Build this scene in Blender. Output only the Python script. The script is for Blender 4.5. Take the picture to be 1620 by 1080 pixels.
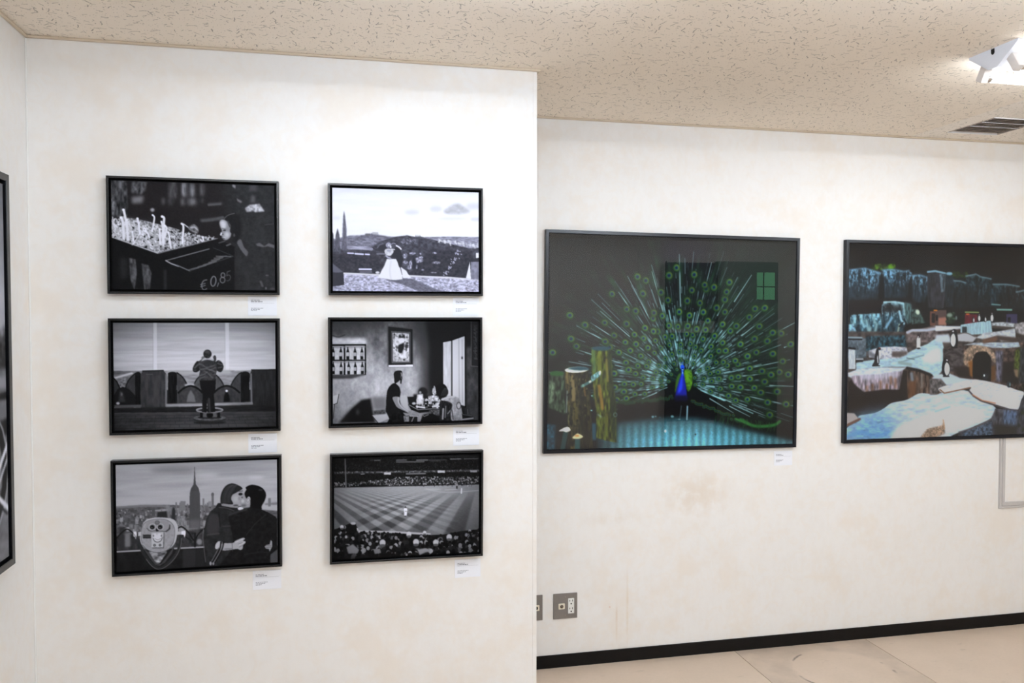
import bpy, bmesh, math, random
import numpy as np
from mathutils import Vector, Matrix

# ------------------------------------------------------------------ camera, world, exposure
for o in list(bpy.data.objects): bpy.data.objects.remove(o)
SC = bpy.context.scene; COL = SC.collection
YAW, PITCH, ROLL, EYE, FPX = .2099, -.0277, .0002, 1.6568, 1260.
cam = bpy.data.cameras.new('camera'); cam.sensor_width = 36; cam.lens = FPX * 36 / 1620; cam.clip_start = .02
cam_o = bpy.data.objects.new('camera', cam); COL.objects.link(cam_o); SC.camera = cam_o
cam_o.location = (0, 0, EYE)
_fw = Vector((math.sin(YAW) * math.cos(PITCH), math.cos(YAW) * math.cos(PITCH), math.sin(PITCH))); _rt = Vector((math.cos(YAW), -math.sin(YAW), 0)); _up = _rt.cross(_fw)
_r2 = _rt * math.cos(ROLL) + _up * math.sin(ROLL); _u2 = _up * math.cos(ROLL) - _rt * math.sin(ROLL)
cam_o.rotation_euler = Matrix((_r2, _u2, -_fw)).transposed().to_euler()
world = bpy.data.worlds.new('world'); SC.world = world; world.use_nodes = True
world.node_tree.nodes['Background'].inputs[0].default_value = (.6, .7, .8, 1); world.node_tree.nodes['Background'].inputs[1].default_value = .15
vs = SC.view_settings; vs.view_transform = 'Standard'; vs.look = 'None'; vs.gamma = 1; vs.use_curve_mapping = False
vs.exposure = 0.0
TUBE = 69.0                      # radiance of the fluorescent tubes
SC.cycles.max_bounces = 8; SC.cycles.diffuse_bounces = 4; SC.cycles.transparent_max_bounces = 8
SC.cycles.use_denoising = True; SC.cycles.sample_clamp_indirect = 8

# room measurements (metres): x along the picture walls, y into the room, z up
XL, XR, YA, YB, H = -1.0265, .7244, 2.9538, 3.6256, 2.6
XE, YBACK = 7.0, -1.75

# ------------------------------------------------------------------ materials
def nodes(m): m.use_nodes = True; return m.node_tree.nodes, m.node_tree.links, m.node_tree.nodes['Principled BSDF']
def mat(name, col, rough=.5, spec=.5, metal=0, var=.06, scale=30, bump=0., emit=None):
    m = bpy.data.materials.new(name); n, l, b = nodes(m); b.inputs['Roughness'].default_value = rough; b.inputs['Specular IOR Level'].default_value = spec; b.inputs['Metallic'].default_value = metal
    tc = n.new('ShaderNodeTexCoord'); nz = n.new('ShaderNodeTexNoise'); nz.inputs['Scale'].default_value = scale; nz.inputs['Detail'].default_value = 4; l.new(tc.outputs['Object'], nz.inputs['Vector'])
    mx = n.new('ShaderNodeMix'); mx.data_type = 'RGBA'; c = np.array(col[:3]); mx.inputs['A'].default_value = (*(c * (1 - var)), 1); mx.inputs['B'].default_value = (*np.minimum(c * (1 + var), 1), 1); l.new(nz.outputs['Fac'], mx.inputs['Factor']); l.new(mx.outputs['Result'], b.inputs['Base Color'])
    if bump: bp = n.new('ShaderNodeBump'); bp.inputs['Strength'].default_value = bump; bp.inputs['Distance'].default_value = .002; l.new(nz.outputs['Fac'], bp.inputs['Height']); l.new(bp.outputs['Normal'], b.inputs['Normal'])
    if emit: b.inputs['Emission Color'].default_value = (*emit[:3], 1); b.inputs['Emission Strength'].default_value = emit[3]
    return m
def mathn(n, l, op, a, b=None, clamp=False):
    q = n.new('ShaderNodeMath'); q.operation = op; q.use_clamp = clamp
    for i, v in enumerate((a, b)):
        if v is None: continue
        if isinstance(v, (int, float)): q.inputs[i].default_value = v
        else: l.new(v, q.inputs[i])
    return q.outputs[0]
def ramp(n, l, v, a, b): q = n.new('ShaderNodeMapRange'); q.inputs['From Min'].default_value = a; q.inputs['From Max'].default_value = b; q.interpolation_type = 'SMOOTHSTEP'; l.new(v, q.inputs['Value']); return q.outputs['Result']
def mixc(n, l, f, a, b, bt='MIX'):
    q = n.new('ShaderNodeMix'); q.data_type = 'RGBA'; q.blend_type = bt
    for k, v in (('Factor', f), ('A', a), ('B', b)):
        if isinstance(v, (int, float)): q.inputs[k].default_value = v
        elif isinstance(v, tuple): q.inputs[k].default_value = (*v, 1)
        else: l.new(v, q.inputs[k])
    return q.outputs['Result']
def noise(n, l, vec, sc, det=4, rough=.55, mp=None, dist=0.):
    if mp: mm = n.new('ShaderNodeMapping'); mm.inputs['Scale'].default_value = mp; l.new(vec, mm.inputs['Vector']); vec = mm.outputs['Vector']
    q = n.new('ShaderNodeTexNoise'); q.inputs['Scale'].default_value = sc; q.inputs['Detail'].default_value = det; q.inputs['Roughness'].default_value = rough; q.inputs['Distortion'].default_value = dist; l.new(vec, q.inputs['Vector']); return q.outputs['Fac']
def wall_material(name, stains=()):
    m = bpy.data.materials.new(name); n, l, b = nodes(m); P = n.new('ShaderNodeNewGeometry').outputs['Position']
    b.inputs['Roughness'].default_value = .62; b.inputs['Specular IOR Level'].default_value = .25
    big = ramp(n, l, noise(n, l, P, 4.2, 4, .66), .47, .68); mid = ramp(n, l, noise(n, l, P, 14, 4, .66, None, 1.6), .46, .66); strk = ramp(n, l, noise(n, l, P, 34, 2, .6, (1., 1., .5)), .35, .7)
    c = mixc(n, l, mathn(n, l, 'MULTIPLY', big, .66), (.845, .825, .80), (.82, .745, .66)); c = mixc(n, l, mathn(n, l, 'MULTIPLY', mid, .55), c, (.84, .79, .73)); c = mixc(n, l, mathn(n, l, 'MULTIPLY', strk, .16), c, (.78, .735, .69))
    for (x, y, z, sx, sz, col, k) in stains:
        mp = n.new('ShaderNodeMapping'); mp.inputs['Location'].default_value = (-x / sx, 0, -z / sz); mp.inputs['Scale'].default_value = (1 / sx, 0, 1 / sz); l.new(P, mp.inputs['Vector'])
        ln = n.new('ShaderNodeVectorMath'); ln.operation = 'LENGTH'; l.new(mp.outputs['Vector'], ln.inputs[0])
        f = mathn(n, l, 'MULTIPLY', ramp(n, l, ln.outputs['Value'], 1., 0.), mathn(n, l, 'MULTIPLY', ramp(n, l, noise(n, l, P, 14, 4), .3, .65), k)); c = mixc(n, l, f, c, col)
    l.new(c, b.inputs['Base Color'])
    bp = n.new('ShaderNodeBump'); bp.inputs['Strength'].default_value = .25; bp.inputs['Distance'].default_value = .0015; l.new(noise(n, l, P, 55, 4, .6), bp.inputs['Height']); l.new(bp.outputs['Normal'], b.inputs['Normal'])
    return m
def ceiling_material(name, base):
    """mineral fibre board: irregular short fissures and pin holes"""
    m = bpy.data.materials.new(name); n, l, b = nodes(m); P = n.new('ShaderNodeNewGeometry').outputs['Position']; b.inputs['Roughness'].default_value = .85; b.inputs['Specular IOR Level'].default_value = .15
    tot = None; wob = n.new('ShaderNodeTexNoise'); wob.inputs['Scale'].default_value = 65; wob.inputs['Detail'].default_value = 1; l.new(P, wob.inputs['Vector'])
    for sc, half, wid, off, keep, amin in ((24, .36, .060, 0, .5, .35), (34, .32, .075, 4.3, .5, .25), (64, .11, .11, 9.1, .62, 0)):
        mp = n.new('ShaderNodeMapping'); mp.inputs['Location'].default_value = (off, off * 1.7, 0); mp.inputs['Scale'].default_value = (sc, sc, 0); l.new(P, mp.inputs['Vector'])
        v = n.new('ShaderNodeTexVoronoi'); v.voronoi_dimensions = '2D'; v.inputs['Scale'].default_value = 1; l.new(mp.outputs['Vector'], v.inputs['Vector'])
        sub = n.new('ShaderNodeVectorMath'); sub.operation = 'SUBTRACT'; l.new(mp.outputs['Vector'], sub.inputs[0]); l.new(v.outputs['Position'], sub.inputs[1])
        sp = n.new('ShaderNodeSeparateColor'); l.new(v.outputs['Color'], sp.inputs[0])
        ro = n.new('ShaderNodeVectorRotate'); ro.rotation_type = 'Z_AXIS'; l.new(sub.outputs[0], ro.inputs['Vector']); l.new(mathn(n, l, 'MULTIPLY', mathn(n, l, 'ADD', sp.outputs[0], amin), 3.0), ro.inputs['Angle'])
        xyz = n.new('ShaderNodeSeparateXYZ'); l.new(ro.outputs[0], xyz.inputs[0])
        wv = mathn(n, l, 'MULTIPLY', mathn(n, l, 'SUBTRACT', wob.outputs['Fac'], .5), .22)
        ly = mathn(n, l, 'ABSOLUTE', mathn(n, l, 'ADD', xyz.outputs[1], wv)); lx = mathn(n, l, 'ABSOLUTE', xyz.outputs[0])
        L = mathn(n, l, 'MULTIPLY', mathn(n, l, 'ADD', sp.outputs[1], .35), half)
        inx = ramp(n, l, mathn(n, l, 'SUBTRACT', lx, L), .04, -.06); iny = ramp(n, l, ly, wid, wid * .25); k = mathn(n, l, 'LESS_THAN', sp.outputs[2], keep)
        f = mathn(n, l, 'MULTIPLY', mathn(n, l, 'MULTIPLY', inx, iny), k); tot = f if tot is None else mathn(n, l, 'MAXIMUM', tot, f)
    big = noise(n, l, P, 1.3, 3); fine = noise(n, l, P, 140, 2)
    c = mixc(n, l, big, tuple(np.array(base) * .96), tuple(np.array(base) * 1.04)); c = mixc(n, l, mathn(n, l, 'MULTIPLY', fine, .18), c, tuple(np.array(base) * .82)); c = mixc(n, l, mathn(n, l, 'MULTIPLY', tot, .62), c, (.20, .155, .125)); l.new(c, b.inputs['Base Color'])
    bp = n.new('ShaderNodeBump'); bp.inputs['Strength'].default_value = .6; bp.inputs['Distance'].default_value = .002; bp.invert = True; l.new(mathn(n, l, 'ADD', tot, mathn(n, l, 'MULTIPLY', fine, .15)), bp.inputs['Height']); l.new(bp.outputs['Normal'], b.inputs['Normal'])
    return m
def floor_material(name, worn=0.):
    m = bpy.data.materials.new(name); n, l, b = nodes(m); P = n.new('ShaderNodeNewGeometry').outputs['Position']; b.inputs['Roughness'].default_value = .42; b.inputs['Specular IOR Level'].default_value = .35
    c = mixc(n, l, ramp(n, l, noise(n, l, P, 2.2, 5), .3, .75), (.69, .555, .44), (.62, .495, .385)); c = mixc(n, l, mathn(n, l, 'MULTIPLY', noise(n, l, P, 60, 3), .22), c, (.40, .32, .25))
    scr = ramp(n, l, noise(n, l, P, 9, 6, .7, (1, 3, 1)), .60, .72); c = mixc(n, l, mathn(n, l, 'MULTIPLY', scr, .45), c, (.36, .29, .22))
    if worn:      # rubbed, greyed strip with a paler round mark where something stood
        mp = n.new('ShaderNodeMapping'); mp.inputs['Location'].default_value = (-2.31 / .235, -3.30 / .235, 0); mp.inputs['Scale'].default_value = (1 / .235, 1 / .235, 0); l.new(P, mp.inputs['Vector']); ln = n.new('ShaderNodeVectorMath'); ln.operation = 'LENGTH'; l.new(mp.outputs['Vector'], ln.inputs[0])
        r = mathn(n, l, 'ADD', ln.outputs['Value'], mathn(n, l, 'MULTIPLY', mathn(n, l, 'SUBTRACT', noise(n, l, P, 6, 3), .5), .18))
        c = mixc(n, l, mathn(n, l, 'MULTIPLY', ramp(n, l, r, .90, 1.12), mathn(n, l, 'ADD', .12, mathn(n, l, 'MULTIPLY', ramp(n, l, noise(n, l, P, 6, 4), .3, .7), .55))), c, (.42, .335, .265))
        rim = mathn(n, l, 'MULTIPLY', mathn(n, l, 'MULTIPLY', ramp(n, l, r, .96, .995), ramp(n, l, r, 1.04, 1.0)), ramp(n, l, noise(n, l, P, 7, 3), .5, .62)); c = mixc(n, l, mathn(n, l, 'MULTIPLY', rim, .8), c, (.12, .09, .07))
    l.new(c, b.inputs['Base Color']); bp = n.new('ShaderNodeBump'); bp.inputs['Strength'].default_value = .15; bp.inputs['Distance'].default_value = .002; l.new(noise(n, l, P, 40, 4), bp.inputs['Height']); l.new(bp.outputs['Normal'], b.inputs['Normal'])
    return m
def print_material(name, rough, spec):
    m = bpy.data.materials.new(name); n, l, b = nodes(m); a = n.new('ShaderNodeVertexColor'); a.layer_name = 'ink'; l.new(a.outputs['Color'], b.inputs['Base Color']); b.inputs['Roughness'].default_value = rough; b.inputs['Specular IOR Level'].default_value = spec; return m
def glass_material(name):
    m = bpy.data.materials.new(name); n, l, b = nodes(m); n.remove(b); out = n['Material Output']; t = n.new('ShaderNodeBsdfTransparent'); g = n.new('ShaderNodeBsdfGlossy'); g.inputs['Roughness'].default_value = 0.; fr = n.new('ShaderNodeFresnel'); fr.inputs['IOR'].default_value = 1.68; mx = n.new('ShaderNodeMixShader'); l.new(fr.outputs[0], mx.inputs[0]); l.new(t.outputs[0], mx.inputs[1]); l.new(g.outputs[0], mx.inputs[2]); l.new(mx.outputs[0], out.inputs['Surface']); return m

M = {}
M['wall'] = wall_material('wallpaper_cream')
M['wall_b'] = wall_material('wallpaper_cream_stained', ((1.70, 0, .80, .30, .20, (.70, .58, .45), .55), (1.27, 0, .70, .22, .05, (.72, .62, .50), .5), (1.345, 0, .25, .010, .30, (.70, .55, .38), .5), (1.29, 0, .20, .008, .14, (.68, .52, .36), .5), (1.255, 0, .27, .007, .007, (.74, .55, .46), .9)))
M['bead'] = mat('white_sealant', (.87, .86, .84), .5, .3, var=.02); M['ceil'] = ceiling_material('mineral_fibre_board', (.93, .835, .72)); M['ceil_b'] = ceiling_material('mineral_fibre_board_paler', (.94, .87, .785))  # ceil_b: same board in a slightly paler tone, for the strip around the vent
M['trim'] = mat('beige_moulding', (.60, .50, .38), .5, var=.05, scale=12); M['base'] = mat('black_vinyl_skirting', (.0065, .0055, .005), .42, .14, var=.3, scale=20, bump=.1)
M['floor'] = floor_material('worn_vinyl_floor'); M['floor_w'] = floor_material('worn_vinyl_floor_rubbed', 1.); M['sub'] = mat('floor_joint_dark', (.16, .12, .09), .9, .1)
M['frame'] = mat('satin_black_lacquer', (.005, .0055, .007), .27, .40, var=.2, scale=40, bump=.05); M['frame2'] = mat('black_aluminium', (.004, .005, .009), .28, .30, var=.15, scale=60)
M['recess'] = mat('matt_black_board', (.006, .006, .006), .9, .1); M['print'] = print_material('matt_photo_print', .45, .06); M['print2'] = print_material('gloss_photo_print', .5, .12); M['glass'] = glass_material('picture_glass')
M['card'] = mat('white_card', (.84, .85, .90), .6, .3, var=.01); M['ink'] = mat('grey_print', (.22, .22, .25), .7, .1)
M['plate'] = mat('grey_metal_plate', (.20, .18, .165), .42, .5, metal=.25, var=.08, scale=80); M['cream'] = mat('cream_plastic', (.80, .74, .60), .35, .5, var=.03); M['white_pl'] = mat('white_plastic', (.78, .78, .75), .35, .5, var=.03); M['dark'] = mat('dark_hole', (.012, .011, .01), .6, .2); M['brass'] = mat('dull_metal', (.34, .29, .22), .35, .5, metal=.8)
M['duct'] = mat('grey_plastic_duct', (.52, .49, .47), .45, .4, var=.04); M['enamel'] = mat('white_enamel', (.74, .75, .80), .38, .5, var=.02); M['socket'] = mat('ivory_socket', (.70, .64, .60), .4, .5, var=.04); M['chrome'] = mat('bright_metal_cap', (.62, .60, .58), .22, .5, metal=1.)
M['vent'] = mat('vent_enamel', (.50, .43, .38), .45, .4, var=.05, scale=14); M['ventd'] = mat('vent_inner_shade', (.26, .22, .19), .6, .3, var=.1); M['ventw'] = mat('vent_bright_edge', (.80, .80, .82), .4, .5, var=.03)
M['door'] = mat('green_grey_door', (.20, .26, .22), .45, .4, var=.08); M['wood'] = mat('dark_wood_panel', (.055, .04, .034), .5, .3, var=.2, scale=10); M['screen'] = mat('dark_partition_cloth', (.035, .035, .05), .9, .1, var=.15)
M['day'] = mat('bright_foliage_outside', (.1, .3, .15), .8, .1, var=.5, scale=14, emit=(.25, .75, .40, 2.2))

# ------------------------------------------------------------------ mesh helpers
def link(name, me, m, parent=None, smooth=False):
    if m is not None: me.materials.append(m)
    o = bpy.data.objects.new(name, me); COL.objects.link(o)
    if parent is not None: o.parent = parent
    if smooth:
        for p in me.polygons: p.use_smooth = True
    return o
def from_bm(name, bm, m, parent=None, smooth=False):
    bmesh.ops.recalc_face_normals(bm, faces=bm.faces); me = bpy.data.meshes.new(name); bm.to_mesh(me); bm.free(); return link(name, me, m, parent, smooth)
def add_box(bm, x0, y0, z0, x1, y1, z1, bev=0., seg=1):
    v = bmesh.ops.create_cube(bm, size=1)['verts']
    for q in v: q.co = Vector(((x0 + x1) / 2 + q.co.x * (x1 - x0), (y0 + y1) / 2 + q.co.y * (y1 - y0), (z0 + z1) / 2 + q.co.z * (z1 - z0)))
    if bev: bmesh.ops.bevel(bm, geom=list({e for q in v for e in q.link_edges}), offset=bev, segments=seg, affect='EDGES', profile=.7)
def box(name, x0, y0, z0, x1, y1, z1, m, parent=None, bev=0., seg=1): bm = bmesh.new(); add_box(bm, x0, y0, z0, x1, y1, z1, bev, seg); return from_bm(name, bm, m, parent)
def prism(name, prof, axis, a, b, m, parent=None, bev=0.):
    """extrude a closed 2-D profile along an axis ('x': profile is (y,z), 'y': (x,z))"""
    bm = bmesh.new(); P = (lambda t, u, v: (t, u, v)) if axis == 'x' else (lambda t, u, v: (u, t, v))
    A = [bm.verts.new(P(a, u, v)) for u, v in prof]; B = [bm.verts.new(P(b, u, v)) for u, v in prof]; k = len(prof); bm.faces.new(A); bm.faces.new(B[::-1])
    for i in range(k): bm.faces.new((A[i], A[(i + 1) % k], B[(i + 1) % k], B[i]))
    if bev: bmesh.ops.bevel(bm, geom=bm.edges[:], offset=bev, segments=1, affect='EDGES')
    return from_bm(name, bm, m, parent)
def cyl(name, p0, p1, r, m, parent=None, n=16, r2=None, smooth=True):
    p0, p1 = Vector(p0), Vector(p1); bm = bmesh.new(); d = p1 - p0; bmesh.ops.create_cone(bm, cap_ends=True, segments=n, radius1=r, radius2=r if r2 is None else r2, depth=d.length, matrix=Matrix.Translation((p0 + p1) / 2) @ d.to_track_quat('Z', 'Y').to_matrix().to_4x4())
    o = from_bm(name, bm, m, parent)
    if smooth:
        for p in o.data.polygons: p.use_smooth = len(p.vertices) == 4
    return o
def thing(name, loc, label, cat, group=None, rot=(0, 0, 0)):
    o = bpy.data.objects.new(name, None); o.empty_display_size = .05; COL.objects.link(o); o.location = loc; o.rotation_euler = rot; return tag(o, label, cat, group)
def tag(o, label, cat, group=None):
    o['label'] = label; o['category'] = cat
    if group: o['group'] = group
    return o
def struct(o, label=None):
    o['kind'] = 'structure'
    if label: o['label'] = label
    return o

# ------------------------------------------------------------------ the room
T = .12
fl = struct(box('floor', XL - T, YBACK - T, -.10, XE + T, YB + T, -.004, M['sub']), 'beige worn vinyl floor laid in wide sheets')
for x0, x1, mm in ((XL, 1.908, 'floor'), (1.911, 2.643, 'floor_w'), (2.646, 4.4, 'floor'), (4.403, 6.2, 'floor'), (6.203, XE, 'floor')): box('floor_sheet', x0, YBACK, -.004, x1, YB, 0, M[mm], fl)
cl = struct(box('ceiling', XL - T, YBACK - T, H + .012, XE + T, YB + T, H + .1, M['sub']), 'beige speckled mineral fibre board ceiling')
VX0, VX1, VY0, VY1 = 2.985, 3.275, 3.19, 3.49          # square air vent let into the ceiling
for x0, x1, y0, y1, mm in ((XL, 2.872, YBACK, YB, 'ceil'), (2.873, VX0, YBACK, YB, 'ceil_b'), (VX1, 3.78, YBACK, YB, 'ceil_b'), (VX0, VX1, YBACK, VY0, 'ceil_b'), (VX0, VX1, VY1, YB, 'ceil_b'), (3.781, XE, YBACK, YB, 'ceil')): box('ceiling_board', x0, y0, H, x1, y1, H + .012, M[mm], cl)
struct(box('wall_left', XL - T, YBACK - T, 0, XL, YA + .05, H, M['wall']), 'cream mottled wall at the left edge')
struct(box('wall_front', XL - T, YA, 0, XR, YB + T, H, M['wall'], bev=.0), 'cream mottled wall standing forward, with six small pictures')
struct(box('wall_far', XR, YB, 0, XE + T, YB + T, H, M['wall_b']), 'cream mottled wall set back, with two large colour pictures')
struct(box('wall_right', XE, YBACK - T, 0, XE + T, YB, H, M['wall']), 'cream wall beyond the right edge')
struct(box('wall_back', XL - T, YBACK - T, 0, XE + T, YBACK, H, M['wall']), 'cream wall behind the viewpoint')
struct(box('baseboard_far', XR, YB - .007, 0, XE, YB, .062, M['base'], bev=.0015), 'black vinyl skirting along the far wall')
struct(box('baseboard_front', XL, YA - .007, 0, XR + .007, YA, .062, M['base'], bev=.0015)); struct(box('baseboard_left', XL, YBACK, 0, XL + .007, YA - .007, .062, M['base'], bev=.0015)); struct(box('baseboard_return', XR, YA, 0, XR + .007, YB - .007, .062, M['base'], bev=.0015))
struct(box('trim_1', XL, YA - .012, H - .0085, XR + .012, YA, H, M['trim'], bev=.002), 'thin beige ceiling moulding'); struct(box('trim_2', XR + .012, YB - .012, H - .0085, XE, YB, H, M['trim'], bev=.002)); struct(box('trim_3', XL, YBACK, H - .0085, XL + .012, YA - .012, H, M['trim'], bev=.002)); struct(box('trim_4', XR, YA, H - .0085, XR + .012, YB, H, M['trim'], bev=.002))
struct(box('trim_6', XL, YA - .005, .062, XL + .005, YA, H - .0085, M['bead'], bev=.0015), 'thin white sealant bead in the inner wall corner'); struct(box('trim_5', XR - .014, YA - .0012, 0, XR + .0012, YA, H - .0085, M['wall'], bev=.0005), 'pale corner bead on the outer wall corner')
# the end of the room behind the viewpoint, seen only as faint reflections in the picture glass
struct(box('wall_pillar', 3.43, YBACK, 0, 3.70, YBACK + .06, H, M['wall']), 'flat cream pillar on the rear wall')
ps = thing('display_screen', (4.06, YBACK + .14, 0), 'dark two-panel display screen between pillar and door at the rear', 'screen')
for s in (-1, 1): cyl('leg', (s * .325, 0, .012), (s * .325, 0, 2.34), .012, M['frame'], ps); box('foot', s * .325 - .02, -.12, 0, s * .325 + .02, .22, .014, M['frame'], ps, bev=.004)
box('panel', -.31, -.012, .45, .31, .012, 1.50, M['screen'], ps, bev=.004); box('panel', -.31, -.012, 1.64, .31, .012, 2.33, M['screen'], ps, bev=.004)
dr = struct(box('door_1', 4.42, YBACK, 0, 5.25, YBACK + .04, 2.36, M['door'], bev=.004), 'green grey door with a small lit pane')
box('door_leaf', 4.47, YBACK + .04, .01, 5.22, YBACK + .06, 2.32, M['door'], dr, bev=.003); box('pane', 4.95, YBACK + .06, 1.90, 5.19, YBACK + .064, 2.23, M['day'], dr); box('glazing_bar', 5.03, YBACK + .064, 1.90, 5.042, YBACK + .072, 2.23, M['wood'], dr); box('glazing_bar', 4.95, YBACK + .064, 2.05, 5.19, YBACK + .072, 2.062, M['wood'], dr); cyl('door_handle', (4.55, YBACK + .06, 1.02), (4.55, YBACK + .11, 1.02), .012, M['brass'], dr)

# ------------------------------------------------------------------ lamps
FIX_LABEL = []
COOL, WARM = (.79, .93, 1.095), (.885, .945, 1.0)
def fixture(x0, y, label, k=1., col=WARM, ln=1.25):
    """open two-tube batten: wedge body against the ceiling, a socket at both ends of each tube"""
    t = thing('fluorescent_light', (x0, y, H), label, 'light', 'two-tube fluorescent ceiling lights')
    w, d = .105, .068; tm = mat('fluorescent_tube', (.9, .9, .9), .3, .5, var=0., emit=(*col, TUBE * k))
    prism('body', [(-w, 0), (-w, -.006), (-.016, -d), (.016, -d), (w, -.006), (w, 0)], 'x', .004, ln - .004, M['enamel'], t)
    for e in (0, 1):
        xa, xb = (0, .004) if e == 0 else (ln - .004, ln)
        ep = prism('end_plate', [(-w - .002, 0), (-w - .002, -.007), (-.018, -d - .002), (.018, -d - .002), (w + .002, -.007), (w + .002, 0)], 'x', xa, xb, M['enamel'], t)
        sx = -1 if e == 0 else 1; xs = -.0008 if e == 0 else ln + .0008
        prism('knockout', [(-.008, -.002), (-.009, -.016), (-.005, -.022), (.002, -.022), (.006, -.016), (.007, -.002)], 'x', min(xs, xa if e == 0 else xb), max(xs, xa if e == 0 else xb), M['dark'], ep)
        for s in (-1, 1):
            xc = .030 if e == 0 else ln - .030
            so = box('lamp_socket', -.014, -.015, -.030, .014, .015, .034, M['socket'], t, bev=.006, seg=2); so.location = (xc, s * .068, -.066); so.rotation_euler.x = s * .5
    for s in (-1, 1):
        tb = cyl('tube', (.058, s * .072, -.078), (ln - .058, s * .072, -.078), .0155, tm, t, n=10)
        for xa, xb in ((.043, .058), (ln - .058, ln - .043)): cyl('end_cap', (xa, s * .072, -.078), (xb, s * .072, -.078), .0158, M['chrome'], tb, n=12)
    return t
K = (.40, .36, .90, 1.48, 1.42, .86)
fixture(2.22, 2.39, 'two-tube fluorescent light at the right edge of the ceiling', K[0])
fixture(-.42, 1.92, 'two-tube fluorescent light just above the frame, in front of the small pictures', K[1], COOL)
fixture(.95, 1.50, 'two-tube fluorescent light above the viewpoint, in front of the peacock photo', K[2], COOL)
fixture(1.90, -.30, 'two-tube fluorescent light behind the viewpoint, nearer the pillar', K[3])
fixture(4.20, -.30, 'added unseen two-tube fluorescent light behind the viewpoint, brightening the rear wall', K[4])  # added lamp, out of view, to brighten the rear wall reflected in the glass
fixture(-.85, .30, 'added unseen two-tube fluorescent light above the viewpoint, brightening the left side', K[5])  # added lamp, out of view, to brighten the left part of the front wall

# ------------------------------------------------------------------ ceiling vent
vt = thing('ceiling_vent', ((VX0 + VX1) / 2, (VY0 + VY1) / 2, H), 'square louvred metal air vent flush in the ceiling near the far wall', 'vent')
hx, hy = (VX1 - VX0) / 2, (VY1 - VY0) / 2
box('backing', -hx, -hy, .0085, hx, hy, .0115, M['ventd'], vt)  # dark sheet standing in for the shade behind the slats
for n_, a in (('near_rail', (-hx, -hy, -.004, hx, -hy + .010, .0085)), ('far_rail', (-hx, hy - .008, -.004, hx, hy, .0085))): box('rail', *a, M['ventw'], vt, bev=.001)
for a in ((-hx, -hy + .010, -.003, -hx + .006, hy - .008, .0085), (hx - .006, -hy + .010, -.003, hx, hy - .008, .0085)): box('rail', *a, M['vent'], vt, bev=.001)
sl = None
NS = 11; pitch = (2 * hy - .022) / NS
for i in range(NS):
    y0 = -hy + .012 + i * pitch
    if sl is None: sl = prism('slat', [(pitch * .82, .0078), (pitch * .82 + .001, .0068), (.0012, -.0022), (0, -.0012)], 'x', -hx + .006, hx - .006, M['vent'], vt); sl.location.y = y0
    else: c = sl.copy(); COL.objects.link(c); c.parent = vt; c.location.y = y0
for i in (3, 6): box('cross_rod', -hx + .006, -hy + .012 + i * pitch - .002, -.003, hx - .006, -hy + .012 + i * pitch + .002, -.001, M['ventw'], vt)

# ------------------------------------------------------------------ print painter
# ------------------------------------------------------------------ print painter
# The photographs in the frames are flat prints.  Each is painted here, stroke by
# stroke, into an array of colours which the print's own mesh then carries.
def _gauss1(a, sig, axis):
    r = max(1, int(sig * 2.6 + .5)); k = np.exp(-.5 * (np.arange(-r, r + 1) / sig) ** 2); k /= k.sum()
    p = [(0, 0)] * a.ndim; p[axis] = (r, r); b = np.pad(a, p, mode='edge'); n = a.shape[axis]
    out = np.zeros_like(a)
    for i, w in enumerate(k):
        sl = [slice(None)] * a.ndim; sl[axis] = slice(i, i + n); out += w * b[tuple(sl)]
    return out
def gblur(a, s): return _gauss1(_gauss1(a, s, 0), s, 1) if s > .25 else a
def vnoise(rng, h, w, sy, sx):
    gh, gw = int(h / sy) + 3, int(w / sx) + 3; g = rng.random((gh, gw))
    y = np.arange(h) / sy; x = np.arange(w) / sx; yi = y.astype(int); xi = x.astype(int)
    fy = y - yi; fx = x - xi; fy = (fy * fy * (3 - 2 * fy))[:, None]; fx = (fx * fx * (3 - 2 * fx))[None]
    a = g[yi][:, xi]; b = g[yi][:, xi + 1]; c = g[yi + 1][:, xi]; d = g[yi + 1][:, xi + 1]
    return a * (1 - fy) * (1 - fx) + b * (1 - fy) * fx + c * fy * (1 - fx) + d * fy * fx
def fbm(rng, h, w, sy, sx, o=3):
    t = np.zeros((h, w)); A = 0
    for i in range(o): t += vnoise(rng, h, w, max(sy / 2 ** i, 1), max(sx / 2 ** i, 1)) / 2 ** i; A += 1 / 2 ** i
    return t / A * 2 - 1
def homog(src, dst):
    M = []
    for (x, y), (u, v) in zip(src, dst):
        M.append([x, y, 1, 0, 0, 0, -u * x, -u * y, -u]); M.append([0, 0, 0, x, y, 1, -v * x, -v * y, -v])
    return np.linalg.svd(np.array(M, float))[2][-1].reshape(3, 3)
def spline(p, n=6, closed=True):
    p = np.array(p, float); N = len(p); out = []
    for i in range(N if closed else N - 1):
        if closed: a, b, c, d = p[i - 1], p[i], p[(i + 1) % N], p[(i + 2) % N]
        else: a, b, c, d = p[max(i - 1, 0)], p[i], p[i + 1], p[min(i + 2, N - 1)]
        for t in np.arange(n) / n:
            out.append(.5 * (2 * b + (c - a) * t + (2 * a - 5 * b + 4 * c - d) * t * t + (3 * b - a - 3 * c + d) * t ** 3))
    if not closed: out.append(p[-1])
    return np.array(out)
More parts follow.
